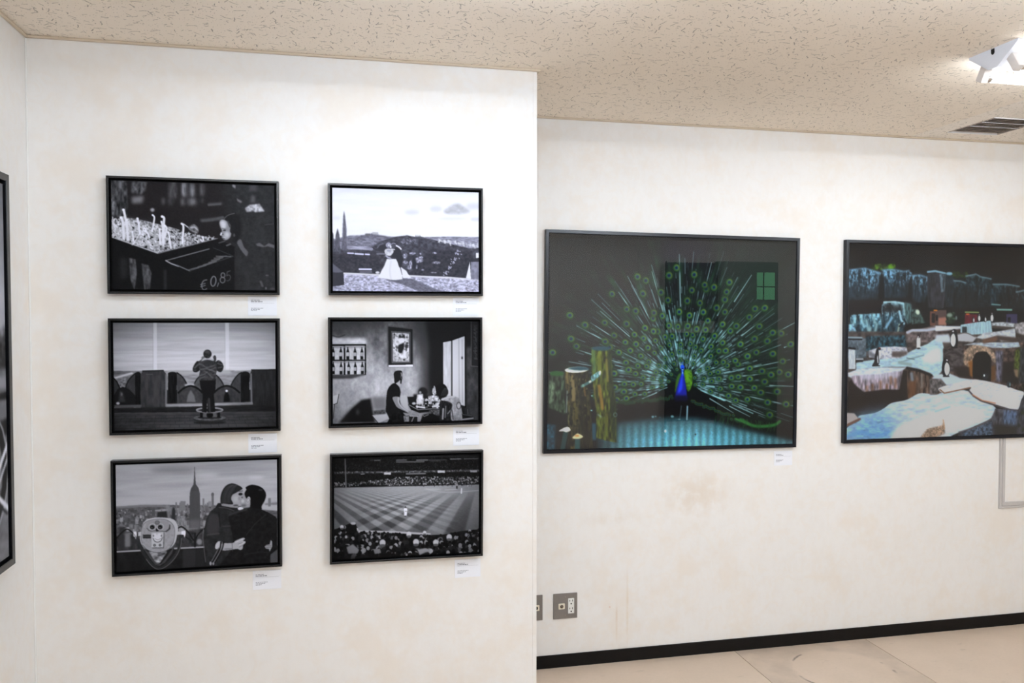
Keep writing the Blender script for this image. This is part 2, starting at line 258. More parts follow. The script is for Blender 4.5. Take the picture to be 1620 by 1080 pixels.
class Pic:
    def __init__(s, quad, W, H, base, seed=1, grey=True):
        s.W, s.H = W, H; s.Hm = homog(quad, [(0, 0), (W, 0), (W, H), (0, H)]); s.grey = grey; s.soft = .9
        s.wpx = (math.dist(quad[0], quad[1]) + math.dist(quad[2], quad[3])) / 2
        s.img = np.zeros((H, W, 3)); s.img[:] = s.col(base); s.rng = np.random.default_rng(seed); s.use(0, 0, 1)
    def col(s, c): return np.array([c * .975, c * .98, c * 1.03]) if np.isscalar(c) else np.array(c, float)
    def use(s, x0, y0, k): s.x0, s.y0, s.k = x0, y0, k; s.u = s.W / s.wpx / k; return s
    def T(s, pts):
        p = np.array(pts, float).reshape(-1, 2) / s.k + [s.x0, s.y0]; q = np.c_[p, np.ones(len(p))] @ s.Hm.T
        return q[:, :2] / q[:, 2:]
    def _box(s, q, m):
        a = np.floor(q.min(0) - m).astype(int); b = np.ceil(q.max(0) + m).astype(int) + 1
        x0, y0 = max(a[0], 0), max(a[1], 0); x1, y1 = min(b[0], s.W), min(b[1], s.H)
        return (x0, y0, x1, y1) if x1 > x0 and y1 > y0 else None
    def blend(s, bx, m, c, a=1., tex=None):
        x0, y0, x1, y1 = bx; m = np.clip(m * a, 0, 1)[..., None]; C = s.col(c)
        if tex:                                     # (strength, size_y, size_x) in crop units
            n = fbm(s.rng, y1 - y0, x1 - x0, max(tex[1] * s.u, 1.2), max(tex[2] * s.u, 1.2), 3)[..., None]
            C = C * np.clip(1 + tex[0] * n * 1.8, 0, 3)
        v = s.img[y0:y1, x0:x1]; v += (C - v) * m
    def mask(s, q, bx, sig):
        x0, y0, x1, y1 = bx; m = np.zeros((y1 - y0, x1 - x0), bool); cx = np.arange(x0, x1) + .5
        for (ax, ay), (bx_, by) in zip(q, np.roll(q, -1, 0)):
            if ay == by: continue
            if ay > by: ax, ay, bx_, by = bx_, by, ax, ay
            r0 = max(int(np.ceil(ay - .5)), y0); r1 = min(int(np.ceil(by - .5)), y1)
            if r1 <= r0: continue
            xi = ax + (np.arange(r0, r1) + .5 - ay) / (by - ay) * (bx_ - ax); m[r0 - y0:r1 - y0] ^= cx[None] > xi[:, None]
        return gblur(m.astype(float), max(sig, .55))
    def poly(s, pts, c, a=1., blur=0, sm=False, tex=None):
        if sm: pts = spline(pts)
        q = s.T(pts); sg = blur * s.u; bx = s._box(q, sg * 3 + 2)
        if bx: s.blend(bx, s.mask(q, bx, sg), c, a, tex)
        return s
    def rect(s, x0, y0, x1, y1, c, **k): return s.poly([(x0, y0), (x1, y0), (x1, y1), (x0, y1)], c, **k)
    def ell(s, cx, cy, rx, ry, c, rot=0, n=20, **k):
        t = np.arange(n) / n * 2 * math.pi; r = math.radians(rot); x = rx * np.cos(t); y = ry * np.sin(t)
        return s.poly(np.c_[cx + x * math.cos(r) - y * math.sin(r), cy + x * math.sin(r) + y * math.cos(r)], c, **k)
    def line(s, pts, w, c, a=1., blur=0, sm=False, w2=None, dash=None):
        if sm: pts = spline(pts, 5, False)
        q = s.T(pts); n = len(q) - 1; W0 = w * s.u / 2; W1 = (w if w2 is None else w2) * s.u / 2; soft = max(blur * s.u, .6)
        bx = s._box(q, max(W0, W1) + soft * 2.6 + 1)
        if not bx: return s
        x0, y0, x1, y1 = bx; X, Y = np.meshgrid(np.arange(x0, x1) + .5, np.arange(y0, y1) + .5); m = np.zeros(X.shape)
        for i in range(n):
            d = q[i + 1] - q[i]; L = d @ d + 1e-9; t = np.clip(((X - q[i][0]) * d[0] + (Y - q[i][1]) * d[1]) / L, 0, 1)
            D = np.hypot(X - q[i][0] - t * d[0], Y - q[i][1] - t * d[1]); ww = W0 + (W1 - W0) * (i + t) / n
            mm = np.clip((ww - D) / (soft * 2.6) + .5, 0, 1); mm = mm * mm * (3 - 2 * mm) * np.minimum(1, ww * 2 + .25)
            if dash: mm = mm * (.35 + .65 * (np.sin(t * math.sqrt(L) / dash + i * 2.1) > -.2))
            m = np.maximum(m, mm)
        s.blend(bx, m, c, a); return s
    def ring(s, cx, cy, rx, ry, w, c, rot=0, a0=0, a1=360, **k):
        t = np.radians(np.linspace(a0, a1, 22)); r = math.radians(rot); x = rx * np.cos(t); y = ry * np.sin(t)
        return s.line(np.c_[cx + x * math.cos(r) - y * math.sin(r), cy + x * math.sin(r) + y * math.cos(r)], w, c, **k)
    def vgrad(s, stops, ref=0):                     # vertical gradient, y in crop units
        ys = [s.T([(ref, y)])[0][1] for y, _ in stops]; cs = np.array([s.col(c) for _, c in stops]); Y = np.arange(s.H) + .5
        s.img[:] = np.stack([np.interp(Y, ys, cs[:, i]) for i in range(3)], 1)[:, None]; return s
    def noise(s, amp, sy, sx, o=3):
        s.img += amp * fbm(s.rng, s.H, s.W, max(sy * s.u, 1.1), max(sx * s.u, 1.1), o)[..., None]; return s
    def spots(s, n, box, r, cs, asp=1., blur=0, rot=None, region=None):
        x0, y0, x1, y1 = box; R = s.rng
        for _ in range(n):
            x, y = x0 + R.random() * (x1 - x0), y0 + R.random() * (y1 - y0)
            if region and not region(x, y): continue
            rr = r[0] + R.random() * (r[1] - r[0]); c = cs[R.integers(len(cs))]
            s.ell(x, y, rr, rr * asp, c, rot=(R.random() * 180 if rot is None else rot), n=9, blur=blur)
        return s
    def vignette(s, k, e=2.2):
        y, x = np.meshgrid(np.linspace(-1, 1, s.H), np.linspace(-1, 1, s.W), indexing='ij'); s.img *= np.clip(1 - k * (x * x + y * y) ** (e / 2), 0, 1)[..., None]; return s
    def out(s):
        i = np.clip(gblur(s.img, s.soft), 0, 255)
        return (i[0::2, 0::2] + i[1::2, 0::2] + i[0::2, 1::2] + i[1::2, 1::2]) / 4

def paint_candles():
    p = Pic([(177, 286), (432.5, 293), (434, 459), (177.5, 457.8)], 640, 424, 33, 11); R = p.rng
    p.img *= np.array([1.05, .98, .98]); p.use(160, 270, 4.697)
    p.poly([(900, 75), (1290, 90), (1290, 890), (1000, 890), (960, 500)], 43, blur=40, tex=(.1, 30, 30))
    p.poly([(78, 70), (195, 76), (205, 340), (85, 350)], 62, blur=4, tex=(.5, 45, 14))
    p.poly([(80, 200), (105, 210), (108, 330), (85, 340)], 105, blur=6, tex=(.4, 20, 10)); p.poly([(140, 85), (160, 85), (160, 140), (135, 130)], 110, blur=5)
    p.poly([(235, 82), (345, 85), (330, 150), (300, 178), (230, 168)], 84, blur=6, tex=(.4, 30, 16)); p.poly([(230, 198), (320, 190), (308, 240), (235, 246)], 112, blur=11)
    for x0, x1, y0, y1, c in ((505, 560, 88, 205, 72), (600, 635, 92, 192, 128), (658, 692, 95, 195, 112), (735, 762, 95, 185, 88), (450, 480, 205, 250, 62), (505, 535, 205, 255, 74), (592, 620, 205, 258, 84), (640, 702, 205, 256, 90), (733, 756, 205, 240, 62)):
        p.rect(x0, y0, x1, y1, c, blur=11, tex=(.25, 60, 14))
    p.line([(800, 250), (885, 243)], 14, 82, blur=12).line([(745, 368), (900, 352)], 20, 74, blur=12)
    p.rect(1095, 105, 1150, 150, 66, blur=9).poly([(972, 100), (995, 108), (992, 132), (970, 115)], 128, blur=3).poly([(1003, 203), (1042, 225), (1035, 238), (1008, 224)], 100, blur=3).rect(1108, 182, 1138, 235, 78, blur=8)
    p.poly([(1065, 275), (1100, 250), (1170, 243), (1208, 297), (1140, 305), (1125, 296), (1075, 304)], 165, blur=4, tex=(.22, 14, 14))
    p.ell(382, 292, 15, 13, 150, blur=4)
    tray = [(80, 400), (95, 372), (170, 345), (280, 362), (420, 395), (540, 425), (640, 460), (740, 480), (862, 500), (700, 545), (420, 613), (80, 492)]
    p.poly(tray, 128, tex=(.5, 9, 9)); p.poly([(80, 405), (200, 370), (360, 400), (520, 500), (430, 600), (80, 490)], 176, blur=22, a=.75, tex=(.3, 10, 10))
    def inside(x, y):
        lo = 492 + (x - 80) * (613 - 492) / 340 if x < 420 else 613 - (x - 420) * 113 / 442
        return y < lo - 6 and y > 352 + (x - 80) * .19
    p.spots(210, (80, 345, 850, 610), (5, 13), (20, 30, 44, 70), asp=.6, region=inside)
    for _ in range(620):
        x = 80 + R.random() ** 1.25 * 760; y = 350 + R.random() * 262
        if not inside(x, y): continue
        L = 10 + R.random() * 26 * (1 - (x - 80) / 1100); a = -1.57 + R.normal() * .7; c = 165 + R.random() * 75
        p.line([(x, y), (x + L * math.cos(a), y + L * math.sin(a) * .8)], 4 + R.random() * 7, c, a=.85, blur=1.5)
    p.line([(80, 492), (250, 552), (420, 612)], 5, 205, a=.9).line([(420, 612), (862, 500)], 4, 120)
    p.poly([(76, 497), (420, 620), (865, 506), (985, 560), (985, 895), (76, 895)], 24, blur=2)
    p.use(170, 320, 10.125)
    for q, w in (([(265, 125), (290, 230), (320, 420), (332, 600)], 36), ([(225, 248), (255, 330), (265, 580)], 40), ([(485, 262), (508, 380), (520, 505)], 32), ([(725, 205), (752, 240), (740, 340), (718, 465)], 25), ([(875, 228), (905, 250), (902, 340), (895, 640)], 36), ([(865, 310), (882, 420), (880, 640)], 28), ([(918, 372), (945, 420), (912, 560)], 30), ([(570, 520), (575, 430), (600, 415), (620, 450)], 22), ([(600, 460), (640, 490), (670, 560)], 26), ([(835, 430), (842, 660)], 32), ([(972, 480), (990, 560), (1012, 730)], 27), ([(1185, 340), (1212, 390), (1195, 640)], 30), ([(1520, 550), (1526, 610)], 22), ([(320, 280), (325, 400)], 26), ([(400, 480), (430, 650)], 24)):
        p.line(q, w, 226, sm=True); p.ell(q[0][0], q[0][1], w * .6, w * .55, 240)
    p.line([(1210, 340), (1270, 385), (1330, 430)], 15, 205)
    p.poly([(1285, 405), (1340, 358), (1400, 358), (1455, 425), (1440, 492), (1390, 490), (1310, 440)], 92, blur=5, sm=True, tex=(.4, 30, 30)); p.line([(1330, 400), (1390, 395), (1430, 430)], 26, 165, blur=6, sm=True); p.line([(1350, 450), (1420, 480)], 16, 140, blur=6)
    p.line([(930, 930), (1180, 860), (1620, 740)], 13, 120, blur=3).line([(930, 930), (1010, 975), (1130, 1020)], 18, 165, blur=3)
    p.use(160, 270, 4.697)
    p.line([(560, 700), (655, 742)], 8, 110, blur=2).line([(655, 742), (975, 632)], 5, 62, blur=2).line([(830, 570), (975, 630)], 4, 60, blur=2)
    for q in (((665, 728), (775, 700)), ((715, 712), (815, 684)), ((755, 697), (850, 671)), ((795, 680), (875, 656)), ((815, 664), (900, 643)), ((835, 648), (925, 630)), ((850, 632), (960, 634)), ((640, 736), (720, 718))): p.line(q, 7, 92, blur=2)
    p.poly([(208, 648), (255, 656), (264, 760), (245, 885), (214, 800)], 74, blur=3, tex=(.35, 30, 14)).poly([(298, 688), (350, 700), (372, 760), (360, 875), (318, 885)], 72, blur=3, tex=(.3, 30, 14)).rect(462, 735, 482, 885, 44, blur=5).rect(140, 650, 190, 800, 40, blur=12)
    p.use(320, 320, 7.608)
    p.poly([(230, 210), (290, 150), (380, 130), (440, 170), (470, 300), (440, 430), (360, 470), (330, 300)], 31, blur=16, sm=True)
    p.poly([(203, 240), (215, 212), (245, 203), (280, 218), (312, 245), (332, 280), (322, 340), (338, 372), (326, 412), (300, 440), (268, 450), (240, 436), (226, 420), (231, 405), (209, 388), (222, 358), (228, 330), (212, 290)], 128, blur=3, sm=True)
    p.poly([(206, 245), (225, 215), (262, 222), (280, 260), (270, 305), (235, 315), (216, 285)], 196, blur=11, sm=True).ell(288, 385, 30, 36, 190, blur=15).line([(222, 365), (215, 386)], 16, 215, blur=3).ell(262, 420, 20, 12, 170, blur=5)
    p.ell(260, 332, 17, 9, 45, blur=2).line([(230, 308), (280, 318)], 7, 90, blur=2).ell(240, 380, 6, 9, 35, blur=2).line([(228, 425), (262, 434)], 8, 50, blur=2)
    p.line([(255, 205), (268, 180), (310, 148), (380, 128)], 6, 105, sm=True, blur=2).line([(300, 225), (325, 290)], 18, 60, blur=6).ell(375, 390, 12, 20, 70, blur=5)
    p.poly([(410, 475), (455, 440), (492, 530), (540, 590), (525, 642), (490, 610), (440, 540)], 88, blur=4, sm=True).line([(195, 483), (262, 462)], 16, 66, blur=4).line([(285, 515), (330, 497)], 18, 84, blur=4)
    p.poly([(635, 495), (680, 480), (738, 520), (790, 483), (862, 510), (858, 545), (780, 522), (720, 532), (650, 515)], 88, blur=4)
    p.line([(0, 218), (110, 208), (240, 178)], 30, 74, blur=7).line([(70, 30), (210, 20)], 18, 80, blur=5).line([(745, 265), (850, 250)], 8, 62, blur=3)
    p.ell(770, 872, 20, 8, 84, blur=4).line([(695, 950), (715, 1000)], 26, 78, blur=5).ell(757, 1028, 9, 16, 104, blur=4).ell(835, 1035, 30, 14, 66, blur=5)
    p.ring(125, 945, 30, 60, 13, 112, rot=8).line([(188, 965), (172, 1008)], 11, 100).ring(240, 872, 23, 29, 11, 104).ring(235, 930, 29, 34, 11, 104)
    p.line([(328, 818), (292, 832), (285, 880)], 9, 80).line([(285, 880), (312, 868), (330, 890), (325, 918), (306, 938), (284, 938)], 9, 76, sm=True)
    p.use(160, 270, 4.697); p.line([(780, 808), (757, 815), (743, 840), (746, 870), (760, 883), (779, 874)], 7, 112, sm=True).line([(734, 844), (768, 834)], 6, 112).line([(734, 860), (768, 850)], 6, 112)
    return p.noise(4, 8, 8, 2).out()

def paint_viewer():
    p = Pic([(179.3, 511.3), (433.5, 511.7), (434.3, 675.2), (181, 680.7)], 640, 424, 200, 12).use(160, 495, 4.91); R = p.rng
    p.vgrad([(80, 162), (200, 188), (330, 208), (450, 205), (470, 200)], 700)
    p.noise(20, 26, 500, 3); p.noise(8, 9, 160, 2)
    p.ell(250, 190, 200, 10, 165, blur=12).ell(300, 250, 230, 8, 215, blur=8).ell(1150, 230, 200, 8, 226, blur=8).ell(880, 312, 80, 6, 175, blur=6)
    for x0, x1 in ((405, 432), (957, 986)):
        p.rect(x0, 70, x1, 470, 232, a=.75); p.line([(x0 - 3, 80), (x0 - 3, 440)], 3, 165, a=.7)
    p.poly([(95, 450), (1347, 450), (1347, 600), (95, 600)], 142, tex=(.16, 14, 60)); p.poly([(95, 452), (250, 456), (180, 475), (95, 485)], 98, blur=4, tex=(.2, 8, 30)); p.poly([(100, 500), (240, 462), (250, 472), (110, 512)], 218, blur=3); p.poly([(520, 450), (1000, 448), (1000, 480), (520, 480)], 172, blur=8)
    p.poly([(95, 520), (260, 480), (260, 560), (95, 600)], 120, blur=4, tex=(.3, 12, 12))
    p.rect(90, 600, 1350, 730, 44)
    # arched stone parapet
    def quarter(pts, c, rim): p.poly(pts + [(pts[-1][0], 700), (pts[0][0], 700)], c, tex=(.12, 30, 20)); p.line(pts, 10, rim)
    p.poly([(92, 490), (120, 530), (145, 580), (150, 720), (92, 720)], 55); p.line([(95, 500), (125, 535), (150, 590)], 10, 28)
    quarter(list(map(tuple, spline([(190, 580), (212, 525), (250, 482), (275, 466)], 5, False))), 62, 30)
    p.poly([(100, 640), (130, 590), (170, 572), (215, 590), (265, 640), (265, 715), (100, 715)], 30, sm=False); p.poly([(145, 600), (170, 615), (190, 690), (135, 690)], 58, blur=5); p.ell(132, 700, 13, 10, 210, blur=3).ell(160, 630, 6, 14, 120, blur=3)
    quarter(list(map(tuple, spline([(585, 466), (620, 492), (648, 530), (668, 575)], 5, False))), 66, 30)
    quarter(list(map(tuple, spline([(995, 575), (1020, 525), (1055, 482), (1080, 466)], 5, False))), 62, 30)
    quarter(list(map(tuple, spline([(715, 560), (735, 520), (770, 488), (820, 472)], 5, False))), 74, 34)
    quarter(list(map(tuple, spline([(850, 472), (890, 490), (925, 530), (948, 575)], 5, False))), 74, 34)
    p.poly([(640, 560), (668, 548), (720, 552), (715, 580), (660, 585)], 175, blur=4); p.poly([(948, 555), (990, 550), (995, 575), (950, 580)], 140, blur=5)
    for cx, w0 in ((688, 92), (966, 98)):
        a = spline([(cx - w0, 620), (cx - w0 * .55, 585), (cx, 568), (cx + w0 * .55, 585), (cx + w0, 620)], 6, False)
        p.poly(list(a) + [(cx + w0, 700), (cx - w0, 700)], 58, tex=(.15, 30, 20)); p.line(a, 15, 24)
    p.poly([(690, 598), (668, 640), (657, 692), (728, 692), (716, 640)], 104, blur=3); p.poly([(965, 600), (945, 650), (942, 692), (992, 692), (985, 640)], 20, blur=3).ell(966, 608, 9, 9, 240, blur=2)
    for x0, x1 in ((264, 307), (515, 584), (1075, 1142)):
        p.rect(x0, 472, x1, 712, 23, tex=(.3, 60, 8)); p.ell((x0 + x1) / 2, 474, (x1 - x0) / 2, 16, 27)
    p.poly([(305, 478), (325, 449), (478, 445), (508, 480), (500, 735), (305, 735)], 57, tex=(.16, 60, 14)); p.line([(322, 452), (480, 448)], 9, 34); p.rect(400, 490, 440, 720, 74, a=.5, blur=8); p.line([(350, 478), (395, 478)], 6, 84, blur=3)
    p.poly([(1142, 482), (1160, 444), (1350, 441), (1350, 745), (1160, 722)], 42, tex=(.16, 60, 14)); p.line([(1158, 446), (1345, 446)], 8, 28)
    p.line([(503, 480), (500, 722)], 12, 116, blur=2).line([(1154, 478), (1158, 700)], 12, 116, blur=2)
    p.poly([(500, 706), (1165, 694), (1168, 714), (500, 732)], 148, blur=2, tex=(.15, 30, 90)).poly([(105, 714), (312, 710), (312, 730), (105, 734)], 92, blur=3)
    p.poly([(90, 734), (1350, 720), (1350, 772), (90, 776)], 36, blur=3, tex=(.2, 10, 60))
    p.poly([(90, 776), (1350, 768), (1350, 890), (90, 916)], 66, blur=2, tex=(.12, 20, 60)); p.ell(820, 880, 420, 30, 82, blur=20)
    ys = [792, 813, 836, 861, 888]
    for i, y in enumerate(ys):
        p.line([(95, y + 8), (1350, y - 6)], 3, 42, a=.8); n = 17
        for j in range(n):
            x = 120 + (j + .5 * (i % 2)) * 75 + R.normal() * 6; p.line([(x, y + 3), (x - (720 - x) * .02, y + 22)], 3, 40, a=.8)
    p.use(285, 545, 8)
    p.ell(362, 985, 205, 22, 36, blur=8).ell(360, 942, 206, 42, 46).ell(360, 928, 204, 34, 96, tex=(.2, 20, 40)).ell(360, 922, 150, 20, 40, blur=3)
    p.rect(240, 850, 275, 925, 22).rect(455, 850, 492, 925, 22).poly([(285, 865), (440, 865), (450, 918), (275, 918)], 92, blur=2).ell(362, 890, 42, 40, 20, blur=2)
    p.ring(360, 830, 162, 28, 20, 128).ring(360, 826, 165, 29, 6, 176, a0=180, a1=360)
    p.poly([(232, 440), (440, 440), (434, 560), (412, 640), (420, 700), (432, 852), (335, 862), (332, 680), (322, 862), (262, 852), (270, 760), (272, 620), (246, 540)], 24); p.line([(352, 690), (362, 850)], 26, 54, blur=6).line([(268, 700), (275, 840)], 10, 40, blur=3)
    p.poly([(215, 212), (182, 238), (150, 305), (158, 346), (200, 354), (240, 322), (240, 240)], 34, sm=True).poly([(440, 225), (480, 206), (518, 236), (537, 290), (512, 348), (472, 348), (440, 312)], 36, sm=True)
    p.poly([(222, 218), (270, 188), (390, 188), (446, 230), (452, 330), (438, 400), (432, 456), (238, 458), (224, 430), (240, 330), (218, 262)], 52, tex=(.25, 24, 24))
    for q, w, c in (([(228, 250), (270, 262), (330, 296), (420, 268)], 13, 118), ([(250, 318), (330, 312), (436, 352)], 13, 124), ([(300, 342), (345, 372), (402, 428)], 13, 116), ([(238, 396), (290, 380), (330, 352)], 13, 122), ([(245, 432), (300, 410)], 12, 112), ([(360, 330), (430, 300)], 10, 112), ([(360, 392), (430, 382)], 9, 100), ([(175, 300), (212, 262)], 16, 132), ([(166, 330), (188, 326)], 9, 104), ([(462, 244), (520, 262)], 11, 124), ([(470, 300), (515, 290)], 12, 116), ([(475, 222), (500, 216)], 10, 140)): p.line(q, w, c, sm=True, blur=8, a=.55)
    p.ell(345, 240, 70, 22, 48, blur=8)
    p.ell(282, 180, 24, 26, 104, blur=3).ell(424, 184, 22, 42, 62, blur=2).line([(392, 150), (410, 200)], 12, 186, blur=3)
    p.poly([(256, 215), (290, 180), (335, 172), (385, 182), (410, 212), (380, 205), (330, 198), (290, 205)], 176, blur=2, sm=True)
    p.ell(335, 126, 53, 56, 42, tex=(.3, 16, 16)).ell(330, 100, 30, 18, 72, blur=8); p.vignette(.22)
    return p.noise(3, 8, 8, 2).out()

def paint_kiss():
    p = Pic([(183.5, 736), (437, 727.7), (438.8, 889.6), (186, 903.8)], 640, 424, 150, 13).use(160, 710, 4.8); R = p.rng
    p.vgrad([(110, 140), (200, 152), (300, 158), (420, 160), (440, 150)], 700); p.noise(14, 34, 420, 3); p.noise(4, 8, 120, 2)
    p.ell(545, 165, 170, 22, 112, blur=18).ell(800, 205, 90, 14, 178, blur=14).ell(400, 330, 260, 10, 172, blur=14).ell(1170, 222, 60, 10, 184, blur=10).ell(300, 390, 240, 14, 168, blur=14)
    p.poly([(112, 440), (300, 428), (500, 426), (700, 430), (1340, 440), (1340, 800), (112, 800)], 76, blur=2, tex=(.22, 12, 24)); p.poly([(112, 438), (330, 424), (520, 428), (520, 444), (330, 440), (112, 452)], 108, blur=4)
    p.poly([(345, 470), (420, 462), (640, 448), (640, 458), (480, 472), (360, 476)], 142, blur=3)
    p.poly([(1205, 425), (1335, 420), (1335, 474), (1205, 462)], 158, blur=3); p.poly([(1240, 418), (1335, 408), (1335, 428), (1240, 430)], 112, blur=3).rect(1264, 378, 1283, 440, 104, blur=2)
    for i in range(26):
        x = 495 + i * 14; h = 18 + R.random() * 46; p.rect(x, 470 - h, x + 8 + R.random() * 10, 500, 88 + R.random() * 34, blur=2)
    for _ in range(330):
        x = 115 + R.random() * 740; y = 462 + R.random() * 190; h = (y - 420) * .16 * (.5 + R.random()); c = 40 + R.random() * 120
        p.rect(x, y - h, x + h * .7, y, c, blur=1, a=.75)
    p.rect(600, 398, 640, 470, 110, blur=2).rect(836, 345, 853, 440, 92, blur=2).ell(844, 348, 11, 14, 84, blur=1).rect(768, 378, 782, 440, 108, blur=2).rect(812, 400, 835, 440, 122, blur=2)
    p.poly([(385, 450), (410, 450), (412, 510), (385, 510)], 72, blur=2).poly([(430, 480), (500, 474), (505, 540), (425, 540)], 36, blur=3).poly([(540, 460), (552, 440), (562, 460), (566, 560), (530, 560)], 40, blur=3).rect(575, 510, 640, 600, 112, blur=2, tex=(.2, 12, 6))
    p.poly([(672, 340), (680, 305), (700, 272), (703, 225), (706, 160), (708, 125), (710, 160), (714, 225), (718, 272), (738, 300), (748, 340), (752, 600), (668, 600)], 64, blur=1)
    for x in range(680, 748, 9): p.line([(x, 325), (x, 600)], 3, 84, a=.6)
    p.poly([(668, 540), (752, 540), (752, 660), (668, 660)], 96, a=.7, blur=10)
    p.poly([(112, 660), (300, 640), (300, 780), (112, 785)], 46, blur=4, tex=(.3, 40, 20)); p.rect(185, 640, 225, 740, 104, blur=5).rect(140, 590, 180, 760, 44, blur=5)
    p.poly([(560, 640), (780, 600), (780, 760), (560, 770)], 52, blur=6, tex=(.25, 20, 20)); p.ell(745, 705, 20, 22, 120, blur=4)
    p.poly([(112, 765), (1340, 735), (1340, 940), (112, 940)], 27, tex=(.15, 40, 30)); p.rect(620, 760, 720, 930, 40, blur=4).rect(720, 760, 780, 930, 34, blur=3)
    p.line([(120, 777), (305, 768)], 11, 150, blur=1).line([(560, 754), (780, 744)], 11, 150, blur=1)
    p.line([(125, 672), (165, 630), (205, 608), (250, 640)], 10, 26, sm=True).line([(585, 600), (615, 592), (660, 630), (700, 690), (715, 690), (735, 650), (780, 605)], 11, 24, sm=True).line([(600, 640), (690, 700)], 8, 30).line([(712, 640), (712, 740)], 14, 28)
    p.use(180, 800, 9.815)
    p.line([(1035, 480), (1030, 600), (980, 730), (900, 840), (800, 925), (700, 962), (600, 905), (520, 805), (450, 690), (415, 520)], 48, 40, sm=True).line([(1050, 500), (1042, 610), (990, 745), (905, 860), (800, 945), (700, 978), (600, 930), (510, 820)], 9, 92, sm=True)
    p.poly([(560, 690), (820, 690), (770, 800), (715, 880), (660, 880), (600, 800)], 104, sm=True, tex=(.45, 26, 60)).ell(690, 855, 26, 14, 190, blur=4).ell(640, 745, 50, 14, 150, blur=6)
    p.poly([(470, 660), (560, 720), (640, 850), (680, 900), (740, 890), (830, 780), (900, 680), (940, 590), (950, 620), (900, 740), (800, 870), (720, 925), (650, 910), (560, 800)], 60, blur=2)
    p.poly([(428, 390), (450, 300), (500, 225), (600, 188), (720, 180), (850, 190), (940, 220), (985, 285), (1000, 360), (985, 440), (958, 560), (880, 655), (770, 712), (680, 722), (600, 708), (500, 660), (440, 600), (412, 500)], 172, sm=True)
    p.poly([(430, 450), (450, 320), (520, 240), (680, 208), (830, 225), (920, 300), (945, 420), (925, 560), (850, 655), (690, 705), (540, 665), (450, 580)], 140, sm=True, tex=(.06, 30, 30)); p.line(spline([(445, 580), (425, 450), (450, 320), (520, 240), (680, 206), (830, 222), (925, 300), (950, 420), (928, 565)], 5, False), 7, 84)
    p.line([(450, 600), (540, 680), (690, 716), (850, 668), (925, 570)], 9, 74, sm=True)
    p.poly([(840, 290), (880, 290), (880, 360), (820, 405), (790, 395)], 52, blur=4); p.poly([(513, 270), (560, 236), (680, 226), (800, 240), (862, 290), (842, 368), (780, 396), (690, 380), (560, 388), (513, 340)], 134, sm=True); p.line([(520, 345), (570, 388), (680, 382), (790, 396), (845, 365)], 9, 62, sm=True)
    p.poly([(655, 350), (705, 350), (700, 395), (660, 395)], 24, blur=3)
    for x in (604, 726): p.ell(x, 328, 58, 56, 112).ring(x, 326, 50, 48, 10, 176).ell(x - 3, 330, 34, 33, 18).ell(x - 8, 338, 14, 12, 70, blur=4)
    p.ell(678, 260, 40, 36, 104).ring(678, 258, 30, 26, 6, 70)
    p.poly([(600, 420), (788, 410), (782, 655), (600, 655)], 78, blur=4); p.poly([(590, 414), (776, 408), (768, 640), (590, 640)], 172)
    p.poly([(615, 440), (650, 425), (672, 450), (700, 425), (745, 440), (745, 500), (700, 545), (645, 535), (612, 495)], 196, sm=True); p.line([(615, 500), (640, 545), (685, 560), (735, 540), (755, 490)], 10, 62, sm=True).line([(640, 505), (690, 525), (735, 500)], 7, 110, sm=True).ell(620, 462, 9, 18, 84, blur=2).ell(742, 462, 9, 18, 84, blur=2)
    p.ell(637, 607, 21, 21, 66).ell(722, 605, 21, 21, 66).ell(637, 607, 9, 9, 130).ell(722, 605, 9, 9, 130)
    p.rect(460, 442, 582, 502, 42).line([(460, 470), (580, 470)], 5, 84)
    p.poly([(385, 405), (430, 400), (425, 460), (385, 462)], 176); p.poly([(312, 400), (350, 395), (365, 430), (360, 470), (350, 515), (335, 480), (315, 470)], 205, blur=2).line([(330, 440), (350, 490)], 10, 90)
    p.poly([(975, 395), (1060, 400), (1060, 440), (980, 450)], 170); p.poly([(1050, 395), (1110, 380), (1118, 420), (1100, 495), (1085, 450), (1050, 445)], 216, blur=2)
    p.use(300, 755, 7.2)
    p.poly([(318, 296), (360, 300), (430, 328), (550, 345), (600, 400), (620, 700), (480, 830), (470, 1010), (195, 1020), (180, 900), (155, 690), (165, 580), (190, 470), (232, 390), (290, 345)], 36, tex=(.16, 40, 30)); p.line([(160, 560), (150, 680), (180, 960)], 7, 84, blur=3, sm=True)
    p.poly([(225, 430), (300, 420), (340, 480), (330, 600), (300, 650), (210, 640), (190, 560)], 50, blur=10, sm=True).line([(200, 655), (330, 640)], 16, 60, blur=7).line([(330, 420), (345, 560)], 10, 22, blur=5).line([(380, 560), (460, 555)], 10, 56, blur=4)
    p.poly([(300, 340), (335, 295), (390, 320), (520, 348), (545, 380), (480, 390), (400, 360)], 30, sm=True).line([(330, 345), (420, 355), (500, 385)], 8, 66, blur=4, sm=True)
    p.poly([(355, 306), (440, 312), (545, 334), (548, 352), (460, 345), (362, 326)], 128, blur=2).ell(575, 360, 32, 19, 196, blur=2)
    p.poly([(475, 215), (520, 170), (592, 128), (600, 190), (578, 232), (572, 285), (552, 325), (510, 318), (488, 296), (466, 250)], 142, blur=3, sm=True); p.ell(520, 250, 34, 40, 160, blur=14).ell(574, 196, 24, 16, 26, blur=3).ell(560, 245, 14, 22, 128, blur=5).line([(560, 165), (596, 160)], 8, 70, blur=2).ell(520, 322, 30, 9, 60, blur=4)
    p.poly([(600, 195), (640, 180), (650, 240), (700, 260), (695, 330), (640, 345), (600, 348), (568, 312), (568, 270), (588, 232)], 136, sm=True); p.ell(600, 275, 18, 20, 172, blur=6).ell(610, 325, 30, 16, 92, blur=7).ell(590, 232, 10, 8, 50, blur=3)
